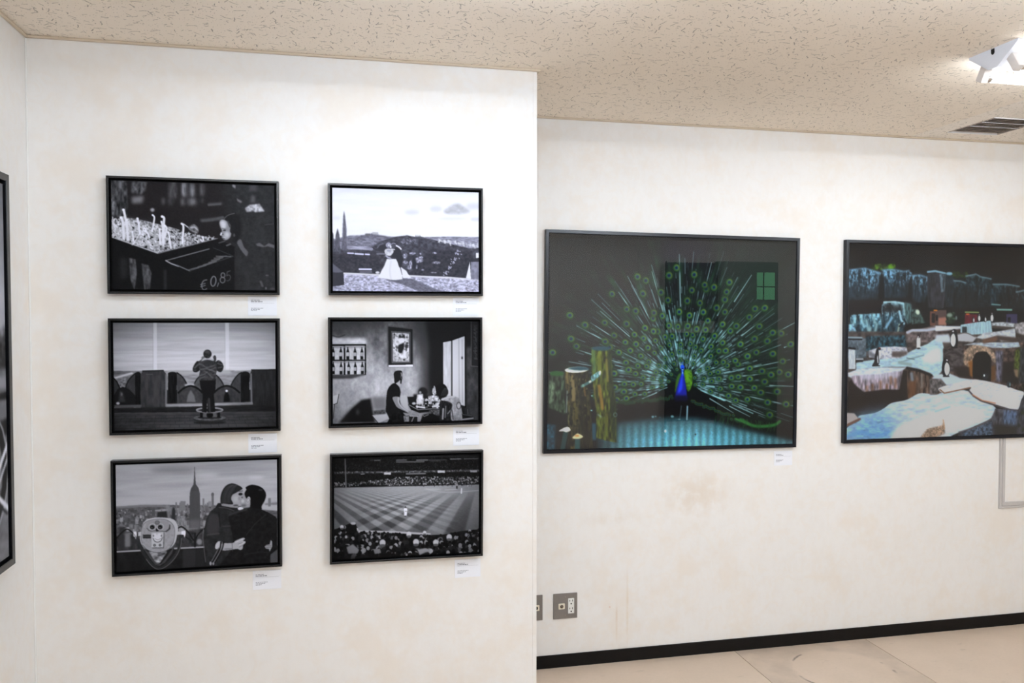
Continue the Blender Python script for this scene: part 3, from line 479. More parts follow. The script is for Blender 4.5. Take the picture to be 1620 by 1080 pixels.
    p.poly([(630, 122), (672, 96), (722, 91), (792, 110), (842, 150), (863, 202), (852, 262), (815, 330), (805, 372), (690, 362), (686, 290), (668, 240), (640, 246), (618, 190), (640, 145)], 17, sm=True); p.ell(800, 150, 24, 8, 54, blur=6)
    p.ell(662, 264, 21, 40, 176, rot=14).ring(660, 266, 12, 26, 6, 92, rot=14)
    p.poly([(345, 270), (350, 210), (375, 142), (420, 92), (482, 74), (548, 95), (596, 130), (560, 160), (522, 182), (482, 206), (468, 250), (492, 304), (460, 312), (400, 305), (352, 298)], 34, sm=True)
    for i in range(7): p.line([(372 + i * 14, 290), (375 + i * 14, 210), (410 + i * 16, 130), (470 + i * 12, 92)], 5, 66 + 12 * (i % 3), sm=True, a=.7, blur=2)
    p.poly([(612, 362), (690, 346), (802, 366), (882, 400), (972, 452), (990, 480), (990, 832), (922, 880), (916, 975), (330, 1010), (470, 830), (492, 700), (440, 452), (482, 410)], 23, tex=(.2, 30, 30)); p.line([(450, 430), (560, 390), (640, 372)], 22, 46, blur=9).line([(640, 660), (740, 530), (860, 430)], 12, 36, blur=6).line([(620, 880), (800, 850), (900, 860)], 10, 34, blur=6)
    p.poly([(915, 880), (995, 820), (998, 972), (912, 972)], 66, blur=3)
    p.poly([(325, 770), (385, 752), (485, 748), (520, 722), (600, 690), (626, 700), (605, 722), (632, 732), (625, 752), (605, 772), (596, 815), (570, 826), (540, 815), (480, 822), (380, 832), (330, 805)], 150, sm=True); p.line([(520, 740), (600, 705)], 10, 178, blur=3).line([(560, 770), (625, 740)], 10, 176, blur=3).line([(550, 760), (600, 745)], 4, 78, blur=1).line([(560, 795), (600, 775)], 4, 78, blur=1).line([(480, 750), (486, 840)], 5, 66).line([(400, 815), (480, 812)], 14, 110, blur=6)
    p.poly([(292, 768), (320, 732), (356, 728), (352, 748), (325, 808), (292, 812)], 172, blur=2, sm=True); p.line([(352, 735), (335, 830), (255, 965)], 15, 22, sm=True).line([(385, 740), (362, 830), (285, 975)], 15, 22, sm=True).line([(368, 738), (348, 830), (270, 970)], 8, 112, sm=True, blur=1).line([(330, 800), (250, 950)], 7, 104, blur=1)
    p.ell(237, 978, 12, 22, 150, blur=3).ell(268, 980, 10, 16, 140, blur=3)
    p.poly([(848, 788), (872, 770), (905, 765), (918, 716), (934, 732), (934, 790), (905, 848), (898, 818), (862, 812)], 138, blur=2).line([(862, 800), (920, 795)], 4, 60).line([(870, 780), (920, 778)], 4, 70)
    return p.noise(3, 7, 7, 2).out()

def paint_wedding():
    p = Pic([(525.8, 296.7), (758.2, 304.9), (758.6, 462.3), (526.8, 460.3)], 640, 424, 250, 14).use(505, 280, 4.909); R = p.rng
    p.vgrad([(90, 236), (160, 250), (300, 255), (470, 252)], 600); p.noise(5, 24, 160, 3)
    p.poly([(968, 278), (1010, 232), (1080, 208), (1142, 240), (1175, 276), (1060, 292)], 196, blur=8, sm=True, tex=(.06, 20, 30)); p.ell(910, 250, 50, 24, 226, blur=10).ell(725, 276, 60, 18, 226, blur=10).ell(1200, 230, 60, 26, 222, blur=12).ell(1040, 325, 120, 12, 232, blur=10).ell(1215, 330, 40, 16, 226, blur=8).ell(140, 320, 30, 14, 236, blur=8)
    W = lambda c: (c * .95, c * .95, c * 1.08)  # bluish lifted darks: lamp glare on the print, mixed into its colours
    p.poly([(800, 468), (1000, 464), (1250, 468), (1250, 600), (800, 600)], W(150), blur=2, tex=(.22, 6, 26))
    p.poly([(100, 485), (240, 455), (330, 452), (375, 446), (430, 432), (470, 450), (540, 462), (600, 466), (690, 458), (790, 470), (790, 600), (100, 600)], W(126), blur=3, tex=(.22, 10, 20)); p.rect(415, 430, 460, 446, 176, blur=2).rect(360, 440, 400, 456, 104, blur=2)
    p.poly([(100, 556), (300, 566), (420, 540), (480, 500), (560, 474), (610, 462), (690, 455), (745, 468), (790, 462), (850, 480), (930, 498), (1060, 530), (1170, 556), (1250, 550), (1250, 800), (100, 770)], W(76), blur=2, tex=(.22, 12, 18))
    for x in (680, 690, 755, 770, 785): p.poly([(x - 7, 475), (x, 448), (x + 7, 475)], W(92), blur=1)
    p.poly([(100, 600), (450, 590), (480, 700), (440, 770), (100, 770)], W(64), blur=6, tex=(.15, 12, 16)); p.poly([(860, 560), (1180, 580), (1240, 700), (1240, 790), (700, 770)], W(63), blur=8, tex=(.14, 12, 16))
    for _ in range(90):
        t = R.random(); p.rect(920 + t * 320 - 5, 490 + t * 48 + R.normal() * 9, 920 + t * 320 + R.random() * 9, 494 + t * 48 + R.normal() * 7, 225, blur=2, a=.75)
    for _ in range(70): p.ell(640 + R.random() * 120, 480 + R.random() * 40, 6, 3, W(130 + R.random() * 60), n=8, a=.5, blur=2)
    for q, w, c in (([(225, 591), (268, 593)], 10, 235), ([(282, 596), (345, 600)], 11, 238), ([(362, 600), (392, 602)], 10, 235), ([(315, 716), (406, 717)], 12, 226), ([(320, 738), (410, 738)], 8, 130), ([(220, 545), (410, 560)], 22, 150), ([(450, 598), (520, 598)], 6, 150)): p.line(q, w, W(c), blur=1)
    for _ in range(24): p.line([(225 + R.random() * 160, 538), (225 + R.random() * 160, 562)], 3, W(196), a=.5)
    p.poly([(195, 262), (204, 310), (214, 400), (218, 570), (178, 570), (184, 400), (188, 310)], W(108), blur=2, tex=(.15, 16, 6)); p.poly([(145, 397), (160, 450), (166, 575), (122, 575), (130, 450)], W(96), blur=2, tex=(.15, 16, 6)); p.poly([(100, 420), (112, 440), (122, 575), (100, 575)], W(90), blur=2)
    p.poly([(455, 560), (470, 525), (510, 520), (530, 545), (525, 575), (480, 580)], W(60), blur=7, sm=True).line([(455, 550), (470, 528), (500, 518)], 8, W(112), blur=3)
    p.use(580, 370, 12)
    for x, y, rx, ry in ((740, 420, 55, 45), (740, 540, 50, 30), (1000, 500, 80, 50), (1030, 450, 50, 20), (850, 560, 30, 60), (820, 640, 40, 40), (960, 630, 14, 34), (1075, 685, 24, 14), (1335, 550, 80, 24), (1300, 365, 40, 16), (880, 370, 60, 20), (1030, 380, 20, 14), (1290, 735, 60, 10)): p.ell(x, y, rx, ry, W(168), blur=6, tex=(.45, 24, 24), a=.9)
    p.ell(910, 560, 40, 110, W(56), blur=8).ell(820, 460, 50, 55, W(66), blur=8)
    p.use(505, 280, 4.909)
    p.poly([(100, 772), (110, 760), (190, 746), (450, 758), (700, 768), (1000, 776), (1250, 796), (1250, 900), (100, 900)], W(186), tex=(.26, 9, 16)); p.line([(190, 748), (460, 760), (720, 770), (1000, 782), (1240, 800)], 12, 222, blur=2)
    p.spots(340, (110, 770, 1240, 890), (4, 9), (W(120), W(240), W(150), W(230)), asp=.35, rot=0, region=lambda x, y: y > 775 + (x - 110) * .02)
    p.poly([(520, 800), (650, 786), (730, 792), (900, 868), (985, 892), (775, 888), (640, 832)], W(110), blur=3, tex=(.14, 8, 14))
    p.poly([(100, 690), (110, 672), (190, 738), (198, 838), (110, 850), (100, 850)], W(64), blur=1); p.poly([(108, 672), (190, 738), (150, 742), (108, 740)], W(104), blur=2)
    p.poly([(1182, 662), (1250, 655), (1250, 800), (1182, 796)], W(140), tex=(.12, 20, 20)); p.poly([(1175, 658), (1183, 792), (1144, 786)], 240).rect(1182, 636, 1250, 660, W(58), blur=2).rect(1222, 590, 1250, 630, 236, blur=1)
    for _ in range(46):
        t = R.random(); p.ell(985 + t * 105 + R.normal() * 10, 760 - t * 185 + R.normal() * 8, 7, 4, W(190), n=8, rot=R.random() * 90, a=.8)
    p.use(580, 370, 12)
    p.poly([(655, 625), (700, 660), (760, 700), (800, 770), (858, 832), (700, 838)], 238, blur=2); p.line([(770, 690), (800, 760)], 8, W(90))
    p.poly([(395, 474), (450, 482), (560, 468), (592, 530), (640, 640), (682, 790), (686, 862), (560, 876), (480, 872), (380, 852), (214, 832), (262, 760), (290, 700), (345, 605)], 240, blur=2); p.line([(470, 520), (450, 700), (470, 860)], 26, 224, blur=12, sm=True)
    p.ell(215, 735, 40, 22, 226, blur=5)
    p.poly([(515, 320), (560, 262), (602, 244), (642, 290), (672, 370), (703, 470), (684, 570), (656, 642), (622, 622), (600, 550), (572, 480), (500, 474), (478, 430)], W(56), blur=2, sm=True)
    p.poly([(348, 320), (390, 284), (500, 296), (516, 350), (455, 418), (385, 402), (360, 372)], 214, blur=3, sm=True, tex=(.12, 16, 16)); p.ell(430, 320, 40, 22, W(170), blur=6).line([(378, 415), (420, 452), (470, 462)], 30, W(176), blur=3, sm=True).line([(470, 450), (540, 468)], 20, W(66), blur=3)
    p.line([(572, 226), (620, 250), (662, 290)], 26, 240, sm=True, blur=2)
    p.ell(424, 218, 50, 50, W(150), blur=3).ring(424, 214, 44, 42, 9, W(206), a0=150, a1=350).ell(430, 215, 20, 20, 226, blur=5).ell(466, 245, 16, 30, 244, blur=3).ell(518, 222, 44, 42, W(86), blur=3).ring(520, 205, 40, 28, 9, W(180), a0=190, a1=340).line([(480, 290), (540, 300)], 16, 220, blur=4)
    return p.noise(3, 6, 6, 2).out()

def paint_cafe():
    p = Pic([(524.9, 508.5), (756.9, 508.9), (756.9, 665.6), (525.5, 669.6)], 640, 424, 120, 15).use(505, 490, 5.022); R = p.rng
    p.vgrad([(95, 84), (200, 104), (330, 130), (470, 168), (600, 186), (720, 176), (890, 150)], 600); p.noise(34, 90, 70, 4); p.noise(20, 34, 22, 3); p.noise(10, 12, 12, 2)
    p.poly([(95, 90), (520, 90), (450, 190), (95, 190)], 66, blur=40, a=.7)
    p.poly([(700, 85), (1300, 85), (1300, 900), (880, 900), (790, 640), (800, 400), (760, 250)], 58, blur=38); p.poly([(840, 80), (1300, 80), (1300, 900), (900, 900), (868, 560), (870, 300)], 30, blur=14)
    p.poly([(1165, 300), (1290, 300), (1290, 900), (1165, 900)], 64, blur=12, tex=(.25, 50, 30))
    p.poly([(80, 212), (200, 224), (360, 226), (378, 276), (80, 276)], 236, blur=10, tex=(.08, 20, 30)); p.line([(105, 205), (150, 216), (200, 200)], 8, 60, blur=4, sm=True)
    p.poly([(150, 895), (250, 780), (330, 712), (408, 700), (420, 790), (440, 895)], 24, blur=8); p.poly([(410, 690), (530, 690), (530, 790), (430, 790)], 120, blur=12); p.ell(300, 810, 14, 24, 66, blur=8)
    p.rect(96, 272, 368, 517, 18); p.poly([(96, 517), (368, 515), (250, 545), (96, 545)], 60, blur=6)
    for q in ((96, 288, 190, 394), (204, 286, 356, 395), (96, 406, 190, 513), (204, 405, 356, 512)): p.rect(*q, 216, tex=(.08, 20, 20)); p.line([(q[0], q[1] + 8), (q[2], q[1] + 8)], 16, 150, blur=5, a=.7)
    for y0, xs in ((300, (108, 168, 223, 280, 335)), (416, (108, 170, 230, 282, 338))):
        for x in xs:
            p.rect(x - 4, y0 - 4, x + 4, y0 + 30, 40).poly([(x - 4, y0 + 8), (x + 4, y0 + 8), (x + 12, y0 + 34), (x + 12, y0 + 94), (x - 12, y0 + 94), (x - 12, y0 + 34)], 26).rect(x - 12, y0 + 38, x + 10, y0 + 68, 168 + R.random() * 40, blur=1)
    p.poly([(535, 128), (742, 150), (742, 448), (540, 452)], 70, blur=5); p.poly([(545, 135), (738, 156), (738, 440), (547, 445)], 34); p.poly([(568, 170), (722, 178), (722, 424), (570, 424)], 84); p.poly([(580, 184), (708, 190), (711, 412), (582, 412)], 196, tex=(.22, 12, 12))
    p.spots(60, (586, 192, 704, 405), (4, 10), (60, 90, 130, 236), blur=2); p.poly([(632, 196), (650, 215), (672, 196), (680, 225), (625, 225)], 36, blur=2).ell(650, 246, 25, 20, 236, blur=2).poly([(630, 278), (668, 270), (668, 310), (650, 345), (624, 335), (622, 300)], 36, blur=3, sm=True).ell(690, 292, 14, 18, 54, blur=3).ell(675, 350, 13, 34, 228, blur=4)
    p.poly([(548, 440), (740, 437), (740, 451), (548, 453)], 240)
    p.poly([(1210, 96), (1275, 96), (1275, 452), (1208, 448)], 40); p.line([(1208, 100), (1208, 450), (1270, 455)], 5, 92)
    for i in range(34): p.line([(1225 + R.random() * 22, 130 + i * 8), (1238 + R.random() * 22, 132 + i * 8)], 4, 84 + R.random() * 40, a=.8)
    p.poly([(984, 256), (1050, 246), (1156, 208), (1158, 768), (1060, 742), (984, 660)], 226); p.poly([(984, 262), (1042, 256), (1046, 640), (984, 600)], 214, tex=(.06, 60, 10)); p.line([(1052, 250), (1052, 690)], 12, 58).line([(1046, 250), (1046, 680)], 4, 150).line([(1108, 236), (1112, 740)], 10, 190, blur=4).line([(1135, 240), (1136, 740)], 4, 150).rect(1128, 375, 1140, 395, 60)
    p.line([(975, 258), (1046, 246), (1160, 206)], 9, 22).line([(1160, 206), (1162, 775)], 11, 16)
    p.poly([(104, 682), (152, 668), (140, 730), (124, 745), (104, 742)], 224); p.line([(152, 668), (138, 738), (112, 748)], 5, 40).line([(118, 748), (106, 860)], 4, 44)
    p.poly([(412, 836), (530, 824), (550, 862), (468, 898)], 206, blur=2); p.line([(415, 838), (462, 897)], 5, 50); p.poly([(430, 800), (520, 790), (525, 825), (425, 832)], 74, blur=4, tex=(.4, 10, 14))
    p.use(600, 580, 10.125)
    p.poly([(330, 470), (430, 455), (450, 600), (458, 690), (400, 690), (330, 560)], 188, blur=2); p.poly([(445, 455), (530, 450), (520, 480), (445, 480)], 176, blur=3).poly([(440, 480), (600, 480), (600, 640), (465, 620)], 28, blur=4)
    p.ell(690, 410, 80, 80, 34, blur=10); p.poly([(540, 440), (780, 460), (780, 640), (520, 640)], 30, blur=12)
    p.poly([(450, 605), (500, 600), (700, 660), (965, 620), (965, 700), (640, 745), (500, 690)], 22); p.line([(470, 615), (610, 690), (950, 672)], 10, 150, blur=2)
    p.poly([(790, 700), (960, 680), (970, 790), (800, 760)], 84, blur=5, tex=(.4, 14, 20)).poly([(690, 770), (850, 750), (980, 860), (980, 900), (640, 900)], 24, blur=4).line([(680, 760), (710, 800), (780, 770)], 10, 140, blur=2)
    for _ in range(90): p.ell(590 + R.random() * 380, 520 + R.random() * 140, 6 + R.random() * 16, 8 + R.random() * 22, (235, 215, 190, 120, 40, 24)[R.integers(6)], n=8, blur=2)
    p.poly([(600, 450), (690, 440), (700, 600), (585, 600)], 226, blur=6, tex=(.14, 24, 24)).ell(648, 415, 18, 22, 150, blur=4).ell(545, 590, 30, 20, 200, blur=4).poly([(850, 350), (895, 330), (905, 440), (870, 470), (840, 420)], 196, blur=4, tex=(.3, 14, 10)).line([(875, 320), (880, 360)], 18, 170, blur=3).poly([(780, 480), (860, 460), (940, 480), (950, 560), (780, 560)], 200, blur=5, tex=(.3, 18, 18)).line([(590, 640), (720, 660)], 22, 230, blur=3).line([(850, 640), (950, 640)], 26, 222, blur=3)
    p.poly([(98, 715), (380, 680), (490, 742), (380, 790), (392, 890), (110, 900), (150, 830)], 24, tex=(.35, 30, 30))
    p.poly([(232, 262), (170, 298), (122, 370), (104, 480), (98, 600), (112, 740), (340, 705), (322, 560), (322, 485), (332, 400), (302, 312)], 26, sm=True)
    p.poly([(205, 490), (320, 488), (312, 560), (342, 620), (430, 690), (492, 722), (475, 752), (380, 702), (285, 655), (245, 600)], 142, sm=True); p.line([(295, 500), (300, 570), (350, 650), (450, 715)], 20, 186, blur=6, sm=True)
    p.poly([(255, 262), (335, 225), (345, 262), (325, 315), (290, 300)], 176, blur=2); p.poly([(222, 110), (258, 68), (342, 66), (362, 110), (360, 180), (342, 275), (325, 258), (325, 215), (290, 245), (240, 268), (228, 180)], 30, sm=True); p.line([(342, 100), (350, 150)], 14, 150, blur=3).line([(358, 110), (364, 200)], 6, 130, blur=2).line([(336, 150), (345, 190)], 12, 84, blur=3)
    p.poly([(370, 735), (480, 750), (510, 775), (400, 772)], 150, blur=3).poly([(525, 725), (610, 760), (615, 785), (530, 760)], 150, blur=3); p.rect(395, 785, 622, 885, 30).rect(402, 792, 465, 880, 140, tex=(.3, 20, 10)).line([(480, 790), (615, 795)], 12, 210).line([(612, 795), (612, 885)], 12, 206).line([(510, 880), (545, 800)], 16, 130, blur=2)
    p.poly([(960, 560), (1090, 500), (1160, 700), (1165, 880), (960, 880)], 38, blur=3, tex=(.4, 30, 20)).line([(1020, 680), (1010, 840)], 24, 180, blur=4).line([(1060, 640), (1050, 820)], 14, 140, blur=4).line([(1090, 760), (1160, 680)], 16, 150, blur=4)
    p.poly([(985, 540), (1010, 505), (1100, 474), (1200, 480), (1282, 520), (1302, 620), (1332, 870), (1165, 875), (1140, 720), (1165, 610), (1080, 560)], 178, sm=True, tex=(.14, 30, 30)); p.line([(1000, 535), (1100, 495), (1200, 490)], 18, 216, blur=4, sm=True).line([(1080, 560), (1160, 610), (1140, 720)], 14, 70, blur=4, sm=True).ring(1270, 630, 34, 54, 11, 60).ell(1275, 632, 18, 30, 206, blur=3).line([(1160, 700), (1180, 850)], 18, 90, blur=5)
    p.poly([(898, 330), (938, 288), (1000, 274), (1062, 310), (1102, 402), (1080, 470), (1010, 505), (940, 465), (906, 400)], 24, sm=True)
    for i in range(5): p.line([(985 + i * 22, 470), (1010 + i * 18, 400), (1040 + i * 10, 350)], 6, 92, sm=True, a=.8)
    p.poly([(1320, 760), (1500, 810), (1500, 850), (1330, 850)], 30).line([(1330, 855), (1500, 835)], 24, 186, blur=3).line([(1330, 770), (1480, 800)], 8, 110, blur=2).line([(1415, 690), (1420, 770)], 8, 120, blur=2); p.vignette(.2)
    return p.noise(3, 7, 7, 2).out()

def paint_stadium():
    p = Pic([(527.9, 724.9), (758.3, 718.3), (758.9, 873.8), (527.9, 885.2)], 640, 424, 30, 16).use(505, 700, 5.022); R = p.rng
    H, W = p.H, p.W; X, Y = np.meshgrid(np.arange(W) + .5, np.arange(H) + .5)
    Hi = np.linalg.inv(p.Hm); q = np.stack([X, Y, np.ones_like(X)], -1) @ Hi.T; cx = (q[..., 0] / q[..., 2] - 505) * 5.022; cy = (q[..., 1] / q[..., 2] - 700) * 5.022
    yp = np.maximum(cy - 240, 20); Z = 1 / yp; XX = (cx - 690) * Z; ss = lambda a, b, x: np.clip((x - a) / (b - a), 0, 1) ** 2 * (3 - 2 * np.clip((x - a) / (b - a), 0, 1))
    sq = lambda u, per, ph: np.tanh(np.sin((u - ph) * 2 * np.pi / per) * 4)
    A = sq(XX - 590 * Z, .67, -.425 - .1675); B = sq(XX + 883 * Z, .43, 1.41 - .1)
    wA = ss(330, 720, cx + (cy - 400) * .9) * ss(360, 470, cy); wB = (1 - ss(560, 1000, cx + (cy - 450) * .5)) * ss(350, 430, cy) + .35 * ss(430, 520, cy) * ss(500, 700, cx) * (1 - ss(1000, 1150, cx))
    g = np.interp(cy, [340, 380, 450, 560, 700], [150, 146, 128, 108, 92]) - ss(1000, 1270, cx) * 14 + 14 * np.exp(-((cx - 760) / 330) ** 2) - 18 * (1 - ss(110, 260, cx))
    g = g - (A * wA + B * wB) * np.interp(cy, [345, 400, 480, 700], [3, 10, 19, 24]) + fbm(R, H, W, 3, 8, 2) * 6
    fld = (cy > 347 - (cx - 115) * .012)[..., None]
    p.img[:] = np.where(fld, g[..., None] * np.array([.97, .985, 1.03]), 25 * np.ones(3))
    p.img += np.where(fld, 0, 1) * (fbm(R, H, W, 2.4, 3, 2) * 20)[..., None]
    lin = lambda y, x: y - (x - 115) * .018
    p.spots(900, (112, 112, 1278, 215), (3, 6), (18, 28, 44, 60, 20), asp=.7)
    p.spots(1500, (112, 262, 1278, 345), (3, 7), (30, 70, 120, 160, 190, 90, 50, 20), asp=.8, region=lambda x, y: y > 330 - (x - 112) * .09 if x < 600 else y > 272)
    for x0, x1, y, w, c in ((400, 425, 140, 6, 120), (435, 480, 142, 8, 170), (610, 690, 140, 8, 190), (770, 860, 140, 8, 210), (870, 1010, 140, 6, 130), (1040, 1125, 132, 8, 210), (1150, 1260, 130, 9, 150), (610, 830, 154, 10, 150), (880, 960, 150, 6, 90), (120, 400, 118, 5, 70), (500, 1270, 112, 4, 90)): p.line([(x0, y), (x1, y - 2)], w * .75, c * .82, blur=2)
    p.line([(112, 240), (1278, 222)], 16, 70, blur=4)
    for i in range(120):
        x = 115 + i * 9.7; p.ell(x, 238 - (x - 115) * .012 + R.normal() * 3, 5, 5, (150, 90, 40, 110)[R.integers(4)], n=7)
    p.rect(511, 236, 566, 254, 212, blur=1).rect(940, 222, 996, 240, 222, blur=1).rect(1200, 220, 1255, 236, 190, blur=2).line([(690, 248), (840, 246)], 9, 130, blur=2).line([(330, 250), (355, 248)], 7, 150)
    p.poly([(112, 352), (240, 325), (520, 336), (520, 350), (112, 358)], 22, blur=3).line([(115, 352), (600, 345), (1278, 330)], 7, 26).line([(115, 358), (1275, 338)], 3, 150, a=.7); p.spots(30, (112, 318, 330, 345), (4, 9), (110, 150, 40), asp=.7)
    p.line([(203, 128), (210, 352)], 9, 122)
    p.line([(850, 366), (960, 392), (1120, 392), (1278, 380)], 7, 176, sm=True, blur=2, a=.8).ell(900, 372, 70, 7, 186, blur=4, a=.8).line([(1000, 376), (1090, 372)], 5, 200, blur=2, a=.7)
    p.ell(684, 512, 7, 7, 60).poly([(670, 522), (684, 518), (698, 524), (696, 552), (694, 584), (684, 586), (674, 584), (674, 552)], 238).line([(668, 548), (672, 568)], 6, 120).rect(674, 580, 692, 587, 50).ell(686, 545, 9, 4, 170)
    p.ell(1093, 322, 7, 7, 120).poly([(1080, 330), (1104, 330), (1102, 352), (1096, 368), (1088, 368), (1084, 350)], 150, blur=1).rect(1088, 345, 1100, 366, 40, blur=1); p.ell(1132, 366, 5, 6, 210).line([(1132, 372), (1130, 402)], 11, 224)
    edge = spline([(108, 690), (180, 665), (250, 640), (300, 668), (320, 700), (480, 708), (620, 720), (760, 730), (900, 735), (1040, 725), (1130, 705), (1280, 690)], 5, False)
    p.poly(list(edge) + [(1290, 960), (100, 960)], 26); p.line([(310, 702), (480, 706), (700, 716), (880, 728)], 14, 186, blur=2)
    ey = lambda x: float(np.interp(x, edge[:, 0], edge[:, 1]))
    pts = sorted([(ey(x) + 6 + R.random() ** 1.3 * 215, x) for x in 108 + R.random(420) * 1175])
    for y, x in pts:
        d = (y - 640) / 280; r = 7 + d * 13 + R.random() * 5; b = R.random()
        body = (22, 30, 40, 56, 90, 150, 18, 26, 20, 34)[R.integers(10)]; p.poly([(x - r * 1.5, y + r * 3), (x - r * 1.1, y + r * 1.2), (x, y + r * .8), (x + r * 1.1, y + r * 1.2), (x + r * 1.5, y + r * 3)], body, blur=1)
        p.ell(x, y, r * .82, r, (14, 18, 26, 20, 34)[R.integers(5)] if b < .84 else 120 + R.random() * 80, n=12)
    for x, y, r in ((712, 728, 20), (838, 716, 14), (502, 795, 24), (928, 795, 22), (770, 792, 24), (1035, 752, 22), (178, 668, 15), (295, 690, 14)): p.ell(x, y, r, r * 1.1, 206, blur=2).ell(x, y + r * .9, r * .9, r * .5, 90, blur=2)
    p.poly([(215, 830), (265, 805), (315, 850), (300, 880), (230, 880)], 150, blur=3).poly([(780, 850), (850, 840), (900, 862), (840, 875), (800, 895)], 170, blur=3).poly([(430, 850), (480, 840), (490, 875), (440, 885)], 140, blur=3).ell(250, 690, 40, 44, 18, blur=2).poly([(215, 690), (240, 640), (290, 635), (300, 710), (230, 720)], 20).ell(268, 640, 22, 10, 190, blur=2)
    p.vignette(.24); p.rect(104, 905, 1290, 960, 22, blur=14, a=.5)
    return p.noise(3, 6, 6, 2).out()

def paint_peacock():
    p = Pic([(870.3, 369.9), (1259.7, 381.8), (1251.4, 701.2), (866, 712.4)], 960, 768, (9, 12, 12), 17, False).use(845, 350, 2.768); R = p.rng
    H, W = p.H, p.W; cx, cy = 647., 705.; C0 = p.T([(cx, cy)])[0]
    X, Y = np.meshgrid(np.arange(W) + .5, np.arange(H) + .5); rr = np.hypot(X - C0[0], Y - C0[1]) / p.u; th = np.degrees(np.arctan2(C0[1] - Y, X - C0[0]))
    # dim green barbs, streaked along the radius
    n1 = vnoise(R, 720, 60, 3, 8); a_i = np.clip((th + 180) * 2, 0, 719).astype(int); r_i = np.clip(rr / 10.5, 0, 59).astype(int); st = n1[a_i, r_i]
    fan = np.clip((640 - rr) / 160, 0, 1) * np.clip((th + 26) / 12, 0, 1) * np.clip((206 - np.where(th < -90, th + 360, th)) / 12, 0, 1)
    hi = st ** 3 * fan * (.45 + .55 * fbm(R, H, W, 60 * p.u, 60 * p.u, 2))
    p.img += hi[..., None] * np.array([26, 74, 38]); near = np.clip((300 - rr) / 200, 0, 1) * fan; p.img += (near * st)[..., None] * np.array([8, 26, 30])
    p.poly([(770, 80), (1150, 90), (1150, 700), (900, 560), (860, 200)], (11, 24, 19), blur=40, a=.5)
    p.poly([(560, 80), (770, 85), (760, 180), (560, 180)], (20, 16, 30), blur=20, a=.7)
    # pale shafts
    def pol(a, r): t = math.radians(a); return (cx + r * math.cos(t), cy - r * math.sin(t))
    def rmax(a):
        b = a if a > -90 else a + 360
        return float(np.interp(b, [-24, -10, 0, 20, 45, 70, 90, 110, 135, 160, 180, 200], [470, 480, 500, 520, 540, 560, 560, 540, 500, 520, 560, 330]))
    for i in range(190):
        a = -24 + i * 1.19 + R.normal() * .5; L = rmax(a); r = 60 + R.random() * 60
        while r < L * (.78 + .2 * R.random()):
            seg = 22 + R.random() * 95; b = R.random(); k = .28 + .72 * b * b; fade = min(1, 1.25 - r / L * .75)
            p.line([pol(a, r), pol(a + R.normal() * .15, r + seg)], 1.4 + 1.5 * b + 1.6 * (r < 260), np.array([140, 192, 200]) * (k + .18 * (r < 260)) * fade + 8, a=.85, dash=5 if b < .6 else None); r += seg + 6 + R.random() * 60
    for a, r0, r1 in ((117, 310, 520), (105, 300, 500), (91, 330, 560), (76, 300, 540), (62, 330, 520), (57, 420, 560), (139, 300, 470), (152, 330, 520), (42, 320, 500), (38, 330, 420), (28, 420, 560), (163, 260, 480), (170, 340, 500), (19, 470, 540), (-12, 300, 500), (-22, 200, 400), (-31, 140, 260), (187, 250, 400), (176, 420, 580), (12, 300, 480), (-2, 380, 490), (6, 250, 380), (125, 400, 480), (147, 360, 450), (-27, 230, 330), (203, 120, 320), (197, 150, 330)):
        p.line([pol(a, r0), pol(a, r1)], 3.6, (150, 190, 194), w2=1.6)
    # eyespots
    def eye(x, y, r, k=1., back=True):
        if back: p.ell(x, y, r * 1.7, r * 1.8, (14, 34, 20), blur=r * .4, a=.7)
        t = math.degrees(math.atan2(y - cy, x - cx)) + 90
        p.ell(x, y, r, r * 1.12, np.array([40, 82, 32]) * k, rot=t).ell(x + r * .1, y - r * .08, r * .76, r * .85, np.array([88, 104, 34]) * k, rot=t).ell(x, y, r * .6, r * .66, np.array([26, 92, 84]) * k, rot=t).ell(x - r * .04, y + r * .05, r * .4, r * .42, np.array([14, 22, 64]) * k, rot=t)
    rows = [(58, 7, 7), (92, 11, 8), (128, 14, 9), (168, 17, 10), (210, 19, 11.5), (250, 23, 12.5), (300, 22, 13), (352, 20, 14), (408, 17, 14.5), (462, 13, 14.5)]
    for k, (r, n, s) in enumerate(rows):
        for j in range(n):
            a = -20 + (j + .5 * (k % 2) + .25) * 222 / n + R.normal() * 2.2; q = rmax(a)
            if r > q * .93: continue
            x, y = pol(a, r * (1 + R.normal() * .03)); eye(x, y, s * (.92 + .16 * R.random()), 1. if r < 330 else .78)
    for x, y in ((160, 415), (85, 578), (165, 518), (455, 245), (625, 205), (702, 235), (1008, 380), (1042, 488), (1120, 538), (1042, 580), (1034, 672), (1108, 670), (1098, 800), (1018, 792), (855, 268), (788, 290)): eye(x, y, 14.5, .85)
    # lower rim of the fan and ground
    p.poly([(365, 800), (480, 790), (600, 765), (700, 780), (800, 830), (900, 870), (1060, 880), (1130, 880), (1130, 990), (365, 990)], (9, 9, 10), blur=5)
    for i in range(40):
        x = 372 + i * 6; eye(x, 800 - i * .7 + R.normal() * 4, 6, .62, False)
    for i in range(30):
        x = 690 + i * 8.5; eye(x, 790 + i * 3.3 + R.normal() * 5, 7, .66, False)
    p.line([(900, 868), (960, 895), (1040, 892), (1070, 875)], 13, (38, 100, 44), sm=True, blur=4).line([(880, 865), (930, 885)], 8, (50, 110, 50), blur=3)
    for i in range(40): x = 790 + R.random() * 270; p.line([(x, 850 + (x - 790) * .12), (x - 6 + R.normal() * 8, 880 + (x - 790) * .1 + R.random() * 16)], 2, (30, 70, 36), a=.7)
